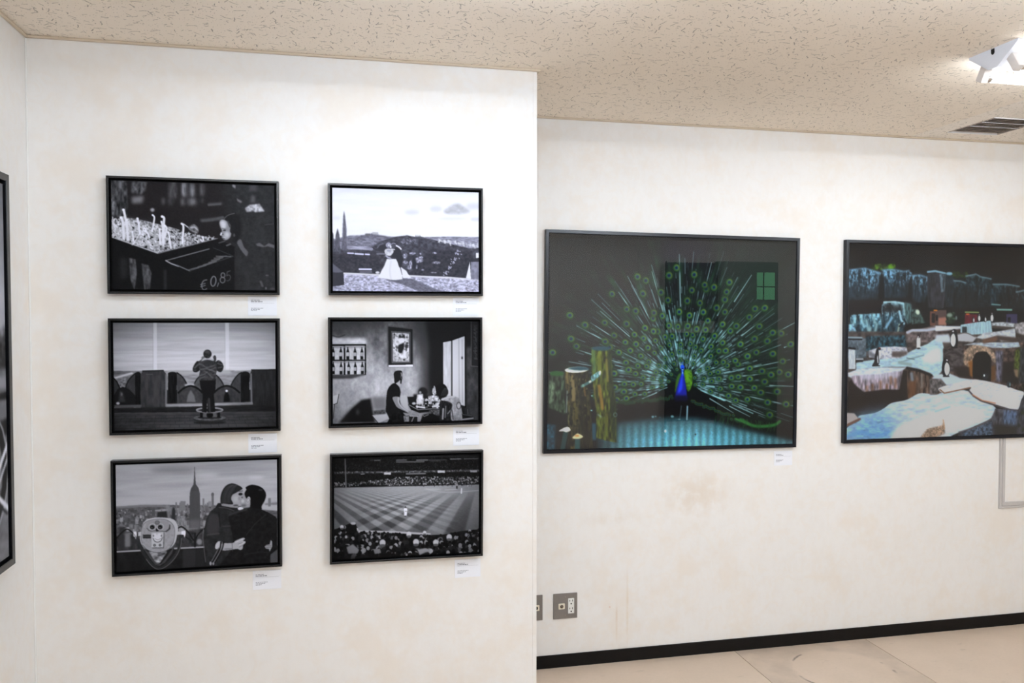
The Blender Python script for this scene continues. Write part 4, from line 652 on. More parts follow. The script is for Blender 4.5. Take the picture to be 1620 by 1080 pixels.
    g = [(40, 1030), (40, 920), (250, 935), (380, 885), (480, 872), (600, 862), (700, 862), (800, 880), (880, 905), (1000, 932), (1060, 945), (1140, 962), (1140, 1030)]
    p.poly(g, (74, 124, 136), blur=9, sm=False, tex=(.1, 4, 4))
    m = p.mask(p.T(g), (0, 0, W, H), 9 * p.u); cxp = (np.linalg.inv(p.Hm)[0, 0] * 0) + X / p.u
    bot = np.interp(Y / H, [.86, .9, .96, 1.], [.45, .8, 1.12, 1.2]); lr = np.interp(X / W, [0, .22, .32, .55, .8, 1.], [.3, .42, .95, 1.2, .98, .7])
    p.img *= 1 + m[..., None] * (bot * lr * (1 + .16 * np.sin(X / p.u / 33 * 2 * np.pi) * np.interp(Y / H, [.86, .92], [.3, 1])) - 1)[..., None]
    p.noise(3, 3, 3, 2)
    p.use(1000, 540, 6.35)
    p.poly([(420, 570), (545, 572), (590, 620), (700, 700), (640, 745), (240, 735), (240, 650), (380, 610)], (8, 7, 8), blur=8)
    p.line([(552, 655), (546, 785)], 15, (112, 148, 158), blur=2).line([(492, 650), (474, 782)], 9, (54, 74, 78), blur=2).line([(440, 785), (480, 780)], 6, (60, 90, 96))
    p.poly([(478, 325), (492, 335), (452, 460), (430, 520), (436, 420), (455, 350)], (52, 92, 26), sm=True, blur=3); p.poly([(525, 300), (556, 282), (596, 318), (604, 400), (584, 480), (556, 502), (534, 430), (520, 350)], (66, 110, 22), sm=True, blur=3, tex=(.25, 14, 14)); p.ell(548, 350, 16, 60, (88, 140, 24), blur=8, rot=-8)
    p.poly([(500, 322), (520, 340), (538, 450), (550, 578), (426, 574), (450, 460), (478, 370), (492, 330)], (20, 26, 128), blur=3); p.poly([(498, 340), (508, 360), (500, 480), (460, 520), (470, 440)], (34, 58, 190), blur=7, sm=True); p.poly([(425, 545), (552, 545), (552, 600), (425, 600)], (14, 12, 40), blur=9)
    p.ell(504, 264, 19, 27, (22, 74, 214), blur=1).line([(503, 280), (505, 340)], 20, (26, 70, 190), blur=2).ell(505, 288, 7, 5, (150, 190, 214)).ell(505, 276, 9, 6, (14, 20, 60)).ell(506, 318, 5, 14, (120, 170, 200), blur=1)
    for x in range(-3, 4): p.line([(503, 238), (503 + x * 5, 212)], 2, (40, 90, 160))
    p.ell(207, 760, 14, 12, (92, 136, 146), blur=2).ell(234, 756, 10, 8, (80, 120, 130), blur=2).ell(400, 756, 16, 11, (98, 144, 150), blur=2).ell(278, 765, 10, 5, (60, 90, 96), blur=2).ell(470, 784, 12, 6, (100, 140, 146), blur=2).ell(331, 902, 10, 14, (226, 236, 232), blur=1).ell(630, 934, 8, 10, (24, 36, 40), blur=1)
    # cut logs and toadstools
    p.use(860, 540, 6)
    p.poly([(35, 640), (240, 700), (520, 780), (520, 1035), (35, 1035)], (9, 12, 15), blur=14); p.poly([(40, 790), (120, 800), (110, 1030), (36, 1030)], (26, 62, 78), blur=8, tex=(.35, 20, 14)).rect(455, 780, 500, 940, (34, 74, 92), blur=8)
    p.poly([(462, 62), (560, 80), (642, 74), (662, 400), (692, 600), (692, 962), (600, 945), (505, 920), (500, 600), (458, 300)], (58, 66, 22), blur=2, tex=(.7, 60, 16)); p.poly([(610, 80), (642, 74), (662, 400), (692, 600), (692, 960), (650, 950), (630, 500)], (18, 30, 20), blur=12, a=.75); p.poly([(462, 65), (490, 70), (500, 300), (470, 300)], (84, 122, 74), blur=8, a=.7)
    for q, w, c in (([(530, 430), (545, 520), (562, 640)], 30, (146, 110, 42)), ([(530, 120), (540, 300)], 34, (108, 116, 38)), ([(600, 180), (612, 380)], 20, (124, 116, 50)), ([(480, 420), (500, 620)], 14, (100, 92, 40)), ([(600, 700), (600, 800)], 26, (78, 78, 30)), ([(520, 700), (548, 720)], 12, (120, 150, 140))): p.line(q, w, c, blur=8, a=.75, sm=len(q) > 2)
    p.ell(550, 74, 92, 22, (30, 62, 72), blur=4)
    p.poly([(62, 312), (120, 292), (200, 298), (214, 700), (60, 640), (52, 560)], (40, 54, 40), blur=3, tex=(.7, 40, 14)); p.ell(130, 312, 68, 24, (32, 76, 34), blur=3).poly([(66, 380), (120, 400), (100, 580), (60, 600)], (96, 116, 92), blur=10, a=.7, tex=(.5, 30, 12))
    p.poly([(200, 285), (432, 262), (446, 500), (470, 1035), (235, 1035), (236, 700), (212, 450)], (40, 38, 22), blur=2, tex=(.85, 44, 14)); p.poly([(330, 300), (440, 300), (460, 1030), (360, 1030)], (14, 14, 10), blur=22, a=.6)
    for q, w, c in (([(270, 340), (290, 470), (288, 560)], 34, (132, 116, 74)), ([(225, 300), (235, 400)], 20, (120, 104, 60)), ([(300, 600), (320, 740)], 30, (86, 80, 40)), ([(390, 440), (400, 520)], 14, (120, 90, 46)), ([(250, 620), (240, 760)], 14, (80, 86, 56)), ([(230, 480), (222, 680)], 8, (150, 176, 170)), ([(420, 520), (425, 700)], 12, (60, 62, 30))): p.line(q, w, c, blur=7, a=.8, sm=len(q) > 2)
    p.spots(110, (225, 320, 430, 820), (5, 13), ((14, 12, 8), (10, 10, 8), (92, 88, 56), (56, 60, 36)), asp=.45, rot=90, blur=2)
    p.ell(320, 276, 112, 29, (226, 226, 206), rot=-3).poly([(235, 268), (290, 250), (380, 248), (432, 262), (425, 278), (330, 282), (262, 274)], (30, 64, 76), blur=4, sm=True)
    p.poly([(455, 345), (475, 322), (535, 288), (545, 325), (480, 380), (462, 385)], (92, 130, 132), blur=2, sm=True, tex=(.4, 14, 14)).ell(538, 305, 9, 22, (232, 236, 224), rot=10).line([(370, 432), (450, 388)], 24, (66, 100, 98), blur=3).ell(446, 388, 10, 14, (210, 216, 200), rot=50, blur=2).ell(380, 425, 12, 14, (110, 150, 140), blur=3)
    p.line([(215, 865), (185, 1030)], 42, (26, 54, 54), blur=4).line([(325, 925), (324, 1030)], 46, (40, 74, 74), blur=4)
    p.poly([(150, 858), (185, 832), (236, 816), (260, 848), (222, 866), (190, 858)], (232, 228, 208), sm=True, blur=1).poly([(278, 918), (300, 895), (330, 878), (378, 906), (350, 926), (300, 930)], (204, 194, 156), sm=True, blur=1).ell(320, 900, 22, 9, (172, 124, 60), blur=4)
    p.ring(682, 700, 16, 18, 5, (84, 116, 116)).ell(462, 522, 9, 5, (150, 200, 200)).ell(458, 660, 10, 6, (130, 190, 190))
    return p.out()

def paint_penguins(quad):
    p = Pic(quad, 920, 736, (9, 8, 9), 18, False); R = p.rng
    TL, TR, BL, BR = (1340, 380, 6.75), (1480, 380, 6.75), (1340, 535, 6.75), (1480, 535, 6.75)
    def rock(pts, base, lit, n=60, sz=(34, 13), sm=False):
        """weathered block: lit along its top, streaked and darker downwards, split by a few dark clefts"""
        q = p.T(spline(pts) if sm else pts); bx = p._box(q, 8)
        if not bx: return
        x0, y0, x1, y1 = bx; h, w = y1 - y0, x1 - x0; m = p.mask(q, bx, 4 * p.u)[..., None]
        top = np.full(w, float(y1)); mm = m[..., 0] > .5; any_ = mm.any(0); top[any_] = y0 + mm.argmax(0)[any_]
        t = np.clip((np.arange(y0, y1)[:, None] - top[None]) / (h + 1e-6), 0, 1)
        a = fbm(R, h, w, max(sz[0] * p.u, 1.5), max(sz[1] * p.u, 1.5), 3); b = fbm(R, h, w, max(15 * p.u, 1.5), max(15 * p.u, 1.5), 3); c = fbm(R, h, w, 200 * p.u, 34 * p.u, 2)
        v = np.clip(1.0 - t * 1.75 + a * .75 + b * .75 + c * .5 - .35, 0, 1) ** 1.3 * (n / 130.)
        C = np.array(base, float) * np.clip(1 + .6 * a + .5 * c, .15, 2)[..., None]; C = C + (np.array(lit, float) - C) * np.clip(v, 0, 1)[..., None]
        g = p.img[y0:y1, x0:x1]; g += (C - g) * m
    p.use(*TL)
    p.poly([(20, 330), (1900, 400), (1900, 800), (20, 800)], (10, 12, 15), blur=10)
    p.spots(60, (270, 262, 510, 318), (8, 20), ((46, 70, 16), (70, 110, 18), (26, 40, 16)), asp=.6, blur=4); p.ell(470, 290, 34, 14, (84, 132, 20), blur=6)
    cl, li = (26, 38, 46), (112, 156, 182)
    for pts in ([(20, 322), (100, 312), (190, 300), (262, 322), (362, 352), (345, 480), (330, 650), (20, 668)], [(376, 322), (440, 314), (520, 318), (610, 335), (660, 326), (692, 352), (680, 400), (660, 450), (640, 630), (400, 630), (396, 430)], [(698, 378), (780, 372), (862, 398), (862, 560), (822, 670), (700, 660)]):
        rock(pts, cl, li, 130); p.line(pts[:5 if len(pts) > 6 else 3], 14, li, blur=12, a=.6)
    p.poly([(340, 380), (392, 400), (400, 640), (335, 640)], (9, 11, 14), blur=8); p.poly([(20, 640), (700, 610), (760, 700), (700, 790), (20, 800)], (20, 17, 20), blur=12)
    rock([(400, 655), (520, 652), (612, 668), (640, 850), (610, 950), (630, 1090), (372, 1090), (372, 700)], (38, 62, 74), (150, 188, 200), 120); p.poly([(390, 680), (600, 700), (590, 770), (390, 770)], (22, 18, 18), blur=14, a=.8); p.line([(395, 664), (500, 660), (606, 676), (616, 800)], 14, (150, 184, 190), blur=5, a=.9).line([(560, 760), (580, 850), (610, 890)], 20, (150, 186, 200), blur=5).line([(480, 830), (420, 930)], 24, (120, 164, 186), blur=8).line([(560, 900), (530, 1060)], 18, (140, 160, 150), blur=5).line([(600, 880), (560, 920)], 12, (10, 14, 16), blur=4)
    rock([(40, 800), (160, 790), (360, 782), (372, 900), (360, 1090), (20, 1090)], (44, 76, 92), (140, 186, 200), 150)
    for q in ([(150, 820), (185, 920)], [(210, 860), (230, 960)], [(280, 800), (300, 880)], [(250, 940), (240, 1010)], [(320, 900), (290, 1030)], [(90, 840), (70, 900)]): p.line(q, 22, (164, 204, 208), blur=15, a=.85)
    p.line([(130, 960), (220, 1060)], 26, (16, 36, 50), blur=9); p.poly([(20, 900), (60, 896), (100, 960), (95, 1000), (20, 1000)], (126, 166, 186), blur=4, tex=(.3, 14, 14))
    p.poly([(615, 660), (690, 680), (690, 880), (640, 900), (620, 780)], (56, 80, 82), blur=5, tex=(.4, 40, 10)); p.poly([(690, 735), (760, 735), (800, 800), (836, 885), (690, 905)], (48, 68, 66), blur=4, tex=(.45, 16, 16)).ell(755, 768, 22, 28, (186, 200, 184), blur=5, rot=-20); p.poly([(680, 900), (850, 890), (860, 950), (690, 950)], (8, 8, 9), blur=6)
    p.poly([(860, 335), (945, 320), (1060, 350), (1052, 560), (1030, 730), (870, 720), (858, 560)], (34, 36, 42), blur=4, tex=(.35, 40, 12)); p.line([(862, 340), (940, 330), (1050, 355)], 18, (104, 140, 156), blur=5)
    p.use(*TR)
    rock([(40, 360), (110, 362), (105, 540), (60, 560)], (60, 72, 80), (130, 160, 170), 20); p.poly([(108, 352), (150, 338), (195, 390), (192, 720), (100, 710)], (18, 26, 32), blur=4, tex=(.5, 40, 12)).ell(148, 358, 36, 18, (104, 146, 162), blur=5)
    p.spots(26, (190, 340, 340, 400), (8, 16), ((22, 40, 16), (36, 56, 16)), blur=4)
    for pts in ([(195, 432), (260, 436), (352, 462), (352, 720), (200, 742)], [(325, 384), (430, 362), (480, 390), (592, 412), (592, 700), (345, 745)], [(612, 470), (760, 470), (892, 492), (892, 742), (612, 742)], [(862, 552), (960, 530), (1400, 560), (1400, 800), (880, 760)]):
        rock(pts, (13, 21, 26), (92, 136, 148), 46); p.line(pts[:3] if pts[0][0] != 325 else pts[:4], 13, (112, 150, 164), blur=8, a=.75)
    p.poly([(588, 515), (640, 515), (650, 700), (590, 700)], (24, 42, 50), blur=5, tex=(.5, 30, 12))
    p.poly([(0, 740), (1400, 740), (1400, 900), (0, 900)], (10, 10, 12), blur=6); p.rect(0, 745, 118, 905, (74, 58, 56), blur=2).rect(-60, 760, 0, 915, (96, 62, 52), blur=2).rect(0, 800, 25, 860, (14, 14, 18)).rect(-40, 780, -6, 880, (20, 18, 22)).rect(-20, 742, 20, 756, (196, 116, 30)).poly([(30, 830), (115, 820), (115, 905), (30, 905)], (150, 106, 92), blur=6)
    p.spots(40, (118, 780, 205, 900), (8, 18), ((30, 50, 34), (60, 84, 64), (20, 34, 26)), blur=3); p.ell(150, 800, 30, 22, (120, 140, 130), blur=6).ell(222, 830, 10, 24, (96, 116, 116), blur=4)
    p.poly([(315, 785), (450, 792), (450, 888), (308, 892)], (88, 22, 36), blur=2, tex=(.2, 20, 20)).line([(318, 768), (460, 770)], 13, (118, 138, 84), blur=2).rect(325, 782, 362, 796, (190, 96, 30)); p.rect(755, 785, 872, 885, (52, 50, 84), blur=3).rect(770, 820, 800, 875, (14, 14, 20))
    p.line([(600, 684), (690, 690)], 13, (90, 136, 140), blur=4).line([(660, 740), (810, 742)], 18, (110, 156, 150), blur=5)
    def peng(x, y, h, f=1, back=False):
        w = h * .2
        p.poly([(x - w * .55, y + h * .05), (x - w, y + h * .35), (x - w * 1.05, y + h * .7), (x - w * .6, y + h * .95), (x + w * .6, y + h * .95), (x + w, y + h * .7), (x + w * .9, y + h * .35), (x + w * .5, y + h * .05)], (26, 24, 30), sm=True)
        if not back: p.poly([(x + f * w * .2, y + h * .22), (x + f * w * .9, y + h * .4), (x + f * w * .9, y + h * .75), (x + f * w * .2, y + h * .92), (x - f * w * .35, y + h * .7), (x - f * w * .3, y + h * .4)], (214, 224, 226), sm=True, blur=1)
        p.ell(x, y + h * .08, w * .62, h * .1, (24, 22, 28)).ell(x + f * w * .3, y + h * .1, w * .25, h * .05, (196, 196, 204)).line([(x + f * w * .5, y + h * .06), (x + f * w * 1.1, y + h * .09)], w * .22, (40, 34, 36)).line([(x - w * .7, y + h * .97), (x + w * .8, y + h * .97)], h * .05, (22, 20, 24))
    # snow covered mid ground
    p.use(*BL)
    p.poly([(0, -70), (1900, -70), (1900, 620), (0, 620)], (66, 58, 56), blur=6, tex=(.3, 30, 40))
    p.use(*TL); p.poly([(630, 1000), (660, 960), (760, 950), (950, 905), (1060, 905), (1060, 1090), (630, 1090)], (96, 86, 86), blur=4, tex=(.35, 24, 24)); p.line([(645, 985), (700, 962), (850, 960), (950, 945)], 26, (172, 178, 190), blur=6)
    p.use(*BL); p.poly([(10, -10), (205, 0), (210, 210), (10, 215)], (84, 96, 106), blur=3, tex=(.25, 20, 20)); p.poly([(205, -20), (620, -30), (640, 90), (380, 110), (205, 140)], (34, 62, 74), blur=6, tex=(.6, 26, 16)); p.line([(10, -8), (160, -5)], 14, (130, 150, 160), blur=2); p.line([(10, 12), (160, 14)], 12, (12, 14, 18))
    p.poly([(100, 345), (98, 265), (180, 245), (350, 222), (520, 200), (640, 160), (760, 100), (860, 60), (945, 5), (1010, -10), (1035, 110), (1030, 330), (945, 430), (880, 370), (640, 305), (380, 310), (130, 330)], (168, 192, 204), blur=4, tex=(.1, 14, 40)); p.poly([(800, 210), (860, 150), (945, 100), (1000, 120), (990, 250), (860, 270)], (196, 214, 224), blur=12, sm=True); p.line([(560, 260), (680, 220), (820, 180)], 14, (128, 150, 156), blur=6).line([(640, 210), (720, 225)], 8, (90, 108, 112), blur=4).line([(560, 260), (680, 280)], 30, (140, 160, 160), blur=10)
    p.poly([(232, 135), (300, 112), (372, 95), (520, 88), (640, 98), (652, 168), (560, 212), (400, 222), (238, 205)], (178, 180, 190), blur=3, tex=(.2, 14, 20)); p.poly([(480, 140), (640, 140), (645, 172), (560, 205), (480, 200)], (74, 62, 58), blur=7, a=.85); p.line([(235, 160), (300, 200)], 40, (84, 88, 96), blur=10, a=.7)
    p.poly([(20, 118), (90, 126), (92, 330), (20, 332)], (184, 190, 196), blur=2, tex=(.1, 40, 10)); p.line([(20, 106), (88, 112)], 18, (20, 20, 24)); p.rect(98, 215, 178, 232, (170, 176, 184)).rect(100, 232, 172, 256, (24, 24, 28))
    p.poly([(15, 370), (130, 326), (380, 312), (610, 312), (640, 306), (600, 340), (570, 420), (70, 430), (15, 410)], (192, 202, 212), blur=4, tex=(.1, 12, 40))
    p.poly([(30, 470), (60, 400), (140, 395), (360, 385), (570, 352), (602, 335), (560, 550), (180, 578), (90, 500)], (146, 136, 146), blur=6, tex=(.4, 60, 14)); p.poly([(140, 385), (360, 378), (560, 350), (540, 420), (150, 450)], (186, 186, 198), blur=16, a=.8)
    for x, y, h in ((275, 500, 60), (360, 470, 70), (430, 500, 50), (215, 520, 40), (520, 440, 80), (470, 420, 60)): p.line([(x, y), (x, y + h)], 26, (140, 98, 68), blur=10, a=.6)
    p.poly([(15, 480), (45, 430), (90, 500), (180, 575), (400, 545), (560, 550), (600, 340), (650, 350), (660, 640), (480, 695), (300, 800), (130, 828), (15, 800)], (34, 27, 26), blur=6)
    p.poly([(640, 316), (700, 320), (800, 345), (880, 372), (945, 415), (1040, 470), (1040, 600), (780, 595), (655, 650), (645, 500)], (82, 66, 58), blur=4, tex=(.5, 60, 14)); p.poly([(650, 470), (740, 440), (745, 600), (655, 640)], (104, 68, 42), blur=10, a=.8); p.line([(645, 318), (780, 345), (900, 395)], 26, (26, 22, 24), blur=8); p.line([(690, 380), (700, 440)], 30, (120, 128, 140), blur=9).line([(800, 390), (800, 520)], 22, (126, 118, 112), blur=9).line([(900, 450), (905, 580)], 24, (110, 106, 104), blur=9)
    # foreground ice shelf
    fg = [(0, 1090), (0, 960), (130, 884), (132, 828), (300, 795), (400, 745), (480, 690), (640, 655), (780, 586), (945, 600), (1040, 575), (1290, 560), (1590, 740), (1540, 850), (1200, 1000), (900, 1090)]
    p.poly(fg, (184, 200, 216), blur=2, sm=True, tex=(.09, 16, 60)); m = [(0, 1090), (0, 960), (132, 830), (300, 800), (500, 780), (420, 900), (600, 960), (480, 1090)]; p.poly(m, (122, 166, 204), blur=60, tex=(.16, 14, 40)); p.line([(0, 1050), (150, 1000), (300, 1040), (450, 1000)], 30, (96, 148, 194), blur=16, sm=True, a=.7)
    p.poly([(460, 1070), (520, 960), (640, 900), (800, 840), (1100, 700), (1400, 760), (1500, 830), (1180, 980), (900, 1080)], (208, 216, 226), blur=20, tex=(.05, 16, 30)); p.line([(945, 780), (1100, 730)], 14, (156, 186, 206), blur=8)
    p.poly([(770, 1070), (860, 960), (1000, 930), (1040, 905), (1052, 1010), (1000, 1040), (920, 1060)], (150, 130, 112), blur=10, tex=(.3, 10, 10)); p.line([(1030, 870), (1040, 960)], 12, (172, 138, 104), blur=10)
    p.poly([(0, 795), (80, 800), (140, 868), (80, 905), (0, 940)], (172, 166, 166), blur=3); p.line([(0, 930), (140, 862)], 22, (112, 80, 70), blur=5)
    # right hand cave block
    p.use(*BR)
    p.poly([(82, 108), (300, 78), (420, 48), (885, 38), (1300, 60), (1300, 600), (945, 570), (740, 500), (600, 470), (380, 436), (240, 420), (150, 372), (84, 330)], (72, 58, 54), blur=3, tex=(.45, 30, 24)); p.poly([(84, 112), (290, 90), (310, 180), (290, 320), (150, 360), (84, 300)], (64, 58, 60), blur=6, tex=(.4, 16, 30)); p.poly([(180, 300), (390, 300), (390, 430), (240, 415)], (38, 28, 26), blur=10)
    p.poly([(300, 240), (312, 140), (400, 70), (500, 76), (600, 120), (650, 200), (640, 260), (600, 230), (540, 150), (440, 150), (400, 220), (370, 300), (320, 290)], (142, 124, 108), blur=4, sm=True, tex=(.35, 20, 20)); p.poly([(300, 70), (420, 46), (885, 38), (905, 90), (760, 104), (600, 100), (440, 70)], (166, 178, 190), blur=4, tex=(.15, 12, 30)); p.poly([(350, 250), (398, 230), (398, 410), (370, 400)], (140, 90, 40), blur=8)
    p.poly([(640, 130), (720, 130), (715, 460), (650, 460)], (86, 86, 102), blur=8, tex=(.5, 40, 10)); p.poly([(720, 250), (880, 230), (900, 500), (700, 470)], (28, 22, 22), blur=12); p.poly([(590, 300), (640, 280), (640, 440), (590, 450)], (96, 64, 34), blur=8); p.poly([(850, 130), (912, 90), (912, 300), (880, 420), (835, 330)], (66, 78, 28), blur=8, tex=(.5, 20, 14)).poly([(835, 330), (885, 330), (880, 420), (850, 400)], (128, 108, 88), blur=6); p.poly([(900, 100), (1300, 100), (1300, 480), (890, 480)], (44, 48, 52), blur=8, tex=(.5, 40, 16)); p.spots(30, (890, 480, 1250, 560), (10, 24), ((34, 44, 18), (20, 24, 14)), blur=4)
    p.poly([(398, 225), (428, 158), (480, 142), (545, 142), (592, 205), (592, 462), (500, 440), (398, 425)], (7, 5, 6), blur=3, sm=False)
    p.poly([(-40, 430), (0, 390), (60, 380), (150, 372), (260, 420), (400, 440), (240, 480), (120, 500), (60, 440)], (182, 194, 206), blur=4); p.poly([(-60, 440), (60, 430), (110, 500), (40, 560), (0, 600), (-60, 600)], (92, 88, 90), blur=6, tex=(.4, 30, 20))
    p.poly([(40, 530), (240, 470), (390, 438), (500, 446), (600, 466), (740, 500), (860, 545), (945, 575), (915, 660), (880, 760), (800, 752), (640, 705), (480, 662), (400, 610), (358, 560), (375, 522), (200, 562), (92, 586)], (200, 205, 216), blur=2, sm=True, tex=(.09, 12, 30)); p.poly([(640, 600), (820, 600), (860, 730), (660, 690)], (222, 220, 232), blur=24, sm=True)
    p.line([(48, 545), (95, 584), (200, 562), (372, 524)], 12, (128, 96, 74), blur=3).line([(360, 560), (405, 612), (485, 664), (640, 712), (800, 760), (878, 765)], 16, (70, 62, 64), blur=4).line([(395, 600), (500, 660), (640, 690)], 10, (178, 124, 92), blur=4)
    p.poly([(640, 745), (880, 772), (945, 600), (1300, 620), (1300, 1060), (240, 1060), (250, 998), (430, 950), (590, 870)], (62, 62, 70), blur=3, tex=(.45, 40, 16)); p.poly([(730, 760), (870, 775), (860, 940), (720, 930)], (84, 106, 140), blur=14, a=.8, tex=(.4, 30, 14)); p.poly([(300, 1000), (600, 880), (620, 1060), (280, 1060)], (70, 86, 108), blur=12, tex=(.5, 14, 14)); p.poly([(620, 900), (880, 930), (880, 1060), (620, 1060)], (38, 36, 34), blur=16); p.spots(50, (890, 760, 1250, 1040), (10, 26), ((34, 44, 20), (44, 56, 22), (26, 30, 18)), blur=10)
    p.line([(250, 998), (430, 945), (590, 865), (640, 770)], 10, (96, 92, 96), blur=3)
    # concrete barrier and snowy ledges
    p.use(*TR)
    p.poly([(0, 915), (270, 918), (272, 948), (120, 975), (0, 970)], (204, 210, 220), blur=4).poly([(20, 975), (270, 945), (272, 1000), (60, 1050)], (52, 40, 38), blur=8, tex=(.4, 20, 20)); p.poly([(0, 1010), (140, 1000), (180, 1090), (0, 1090)], (186, 194, 204), blur=8)
    p.poly([(600, 878), (720, 872), (845, 885), (840, 932), (600, 922)], (166, 172, 178), blur=3, tex=(.2, 12, 20)); p.line([(610, 925), (830, 940)], 26, (62, 54, 50), blur=6); p.poly([(835, 890), (945, 870), (1400, 880), (1400, 1060), (872, 1010)], (146, 144, 148), blur=4, tex=(.25, 24, 20)); p.line([(870, 1010), (1000, 1050)], 40, (56, 48, 44), blur=10)
    p.poly([(268, 902), (400, 880), (590, 854), (606, 982), (480, 1002), (330, 1010), (268, 985)], (160, 186, 196), blur=2, tex=(.08, 40, 10)); p.rect(284, 922, 334, 990, (34, 44, 50), blur=3)
    for x in (345, 375, 405, 440, 476, 505, 535, 565): p.line([(x, 890 - (x - 345) * .1), (x + 4, 1000)], 4, (120, 148, 158), a=.7)
    p.poly([(430, 1040), (520, 985), (640, 975), (850, 938), (856, 1060), (700, 1080), (640, 1020), (520, 1060)], (178, 184, 192), blur=4, tex=(.12, 14, 24)); p.line([(660, 1040), (850, 1060)], 44, (70, 58, 54), blur=10); p.poly([(220, 1010), (320, 985), (440, 1035), (400, 1085), (220, 1075)], (176, 178, 184), blur=4); p.line([(225, 1000), (330, 990), (420, 1030)], 8, (92, 84, 84), blur=3, sm=True); p.line([(520, 1075), (640, 1050)], 40, (104, 76, 62), blur=10)
    for x, y, h, f in ((608, 770, 105, -1), (462, 785, 85, 1), (405, 820, 60, 1), (530, 810, 60, 1)): peng(x, y, h, f)
    p.use(*BR); peng(200, -95, 200, -1); peng(112, 212, 200, 1); p.ell(532, 405, 34, 34, (30, 34, 42), blur=3).ell(520, 395, 10, 14, (190, 200, 206), blur=2).ell(783, 488, 22, 36, (36, 44, 52), blur=3).ell(795, 490, 6, 20, (120, 160, 166), blur=2)
    p.use(*BL); p.poly([(318, 115), (300, 190), (292, 250), (270, 298), (330, 288), (345, 265), (352, 190), (345, 130)], (24, 22, 28), sm=True).poly([(340, 120), (362, 140), (362, 190), (345, 240), (330, 268), (325, 200), (340, 160)], (206, 214, 220), sm=True, blur=1).ell(344, 114, 20, 16, (26, 24, 30)).ell(350, 104, 9, 5, (150, 60, 60)).line([(278, 296), (350, 294)], 10, (24, 22, 26)).line([(335, 140), (342, 250)], 10, (26, 24, 28))
    p.poly([(745, 10), (782, 5), (786, 100), (745, 105)], (206, 214, 214), blur=2).ell(765, 108, 22, 8, (26, 24, 28)); p.use(*TL); p.poly([(748, 1040), (782, 1036), (786, 1100), (745, 1100)], (206, 214, 214), blur=2).ell(768, 1026, 15, 18, (40, 32, 36)).ell(762, 1032, 6, 10, (190, 190, 196))
    return p.noise(4, 4, 4, 2).out()

def paint_street():      # tall picture on the side wall; coordinates are plain print units, 800 wide and 1134 high
    p = Pic([(0, 0), (800, 0), (800, 1134), (0, 1134)], 320, 454, 118, 19); R = p.rng
    p.vgrad([(0, 84), (120, 112), (330, 150), (430, 140), (520, 96)], 0); p.noise(14, 120, 160, 3)
    p.poly([(0, 430), (240, 380), (430, 470), (640, 440), (740, 455), (800, 430), (800, 600), (0, 600)], 60, blur=8, tex=(.4, 30, 40)); p.spots(70, (0, 440, 800, 560), (8, 22), (24, 40, 120, 150), blur=4)
    p.poly([(0, 560), (800, 540), (800, 1134), (0, 1134)], 88, blur=6, tex=(.2, 30, 60))
    p.poly([(560, 470), (800, 480), (800, 560), (560, 560)], 34, blur=5, tex=(.6, 16, 16)); p.line([(560, 590), (800, 600)], 34, 120, blur=6).line([(600, 640), (800, 640)], 22, 20, blur=4).line([(560, 690), (800, 684)], 34, 96, blur=6).poly([(620, 715), (800, 710), (800, 760), (660, 760)], 24, blur=4)
    p.ring(590, 860, 190, 190, 34, 20).ring(590, 860, 152, 152, 10, 120).ring(590, 860, 214, 214, 8, 140)
    for k in range(12): a = k * math.pi / 6 + .2; p.line([(590, 860), (590 + 150 * math.cos(a), 860 + 150 * math.sin(a))], 5, 130)
    p.line([(690, 900), (800, 790)], 16, 200).line([(710, 925), (800, 830)], 10, 170).line([(640, 880), (800, 985)], 16, 196).line([(650, 905), (790, 1000)], 8, 30); p.ring(170, 880, 170, 170, 28, 22).poly([(150, 700), (380, 650), (560, 690), (600, 800), (400, 850), (200, 850)], 26, blur=5, tex=(.5, 20, 20)); p.poly([(300, 380), (380, 330), (430, 420), (460, 640), (300, 650)], 30, blur=5)
    return p.noise(5, 8, 8, 2).out()

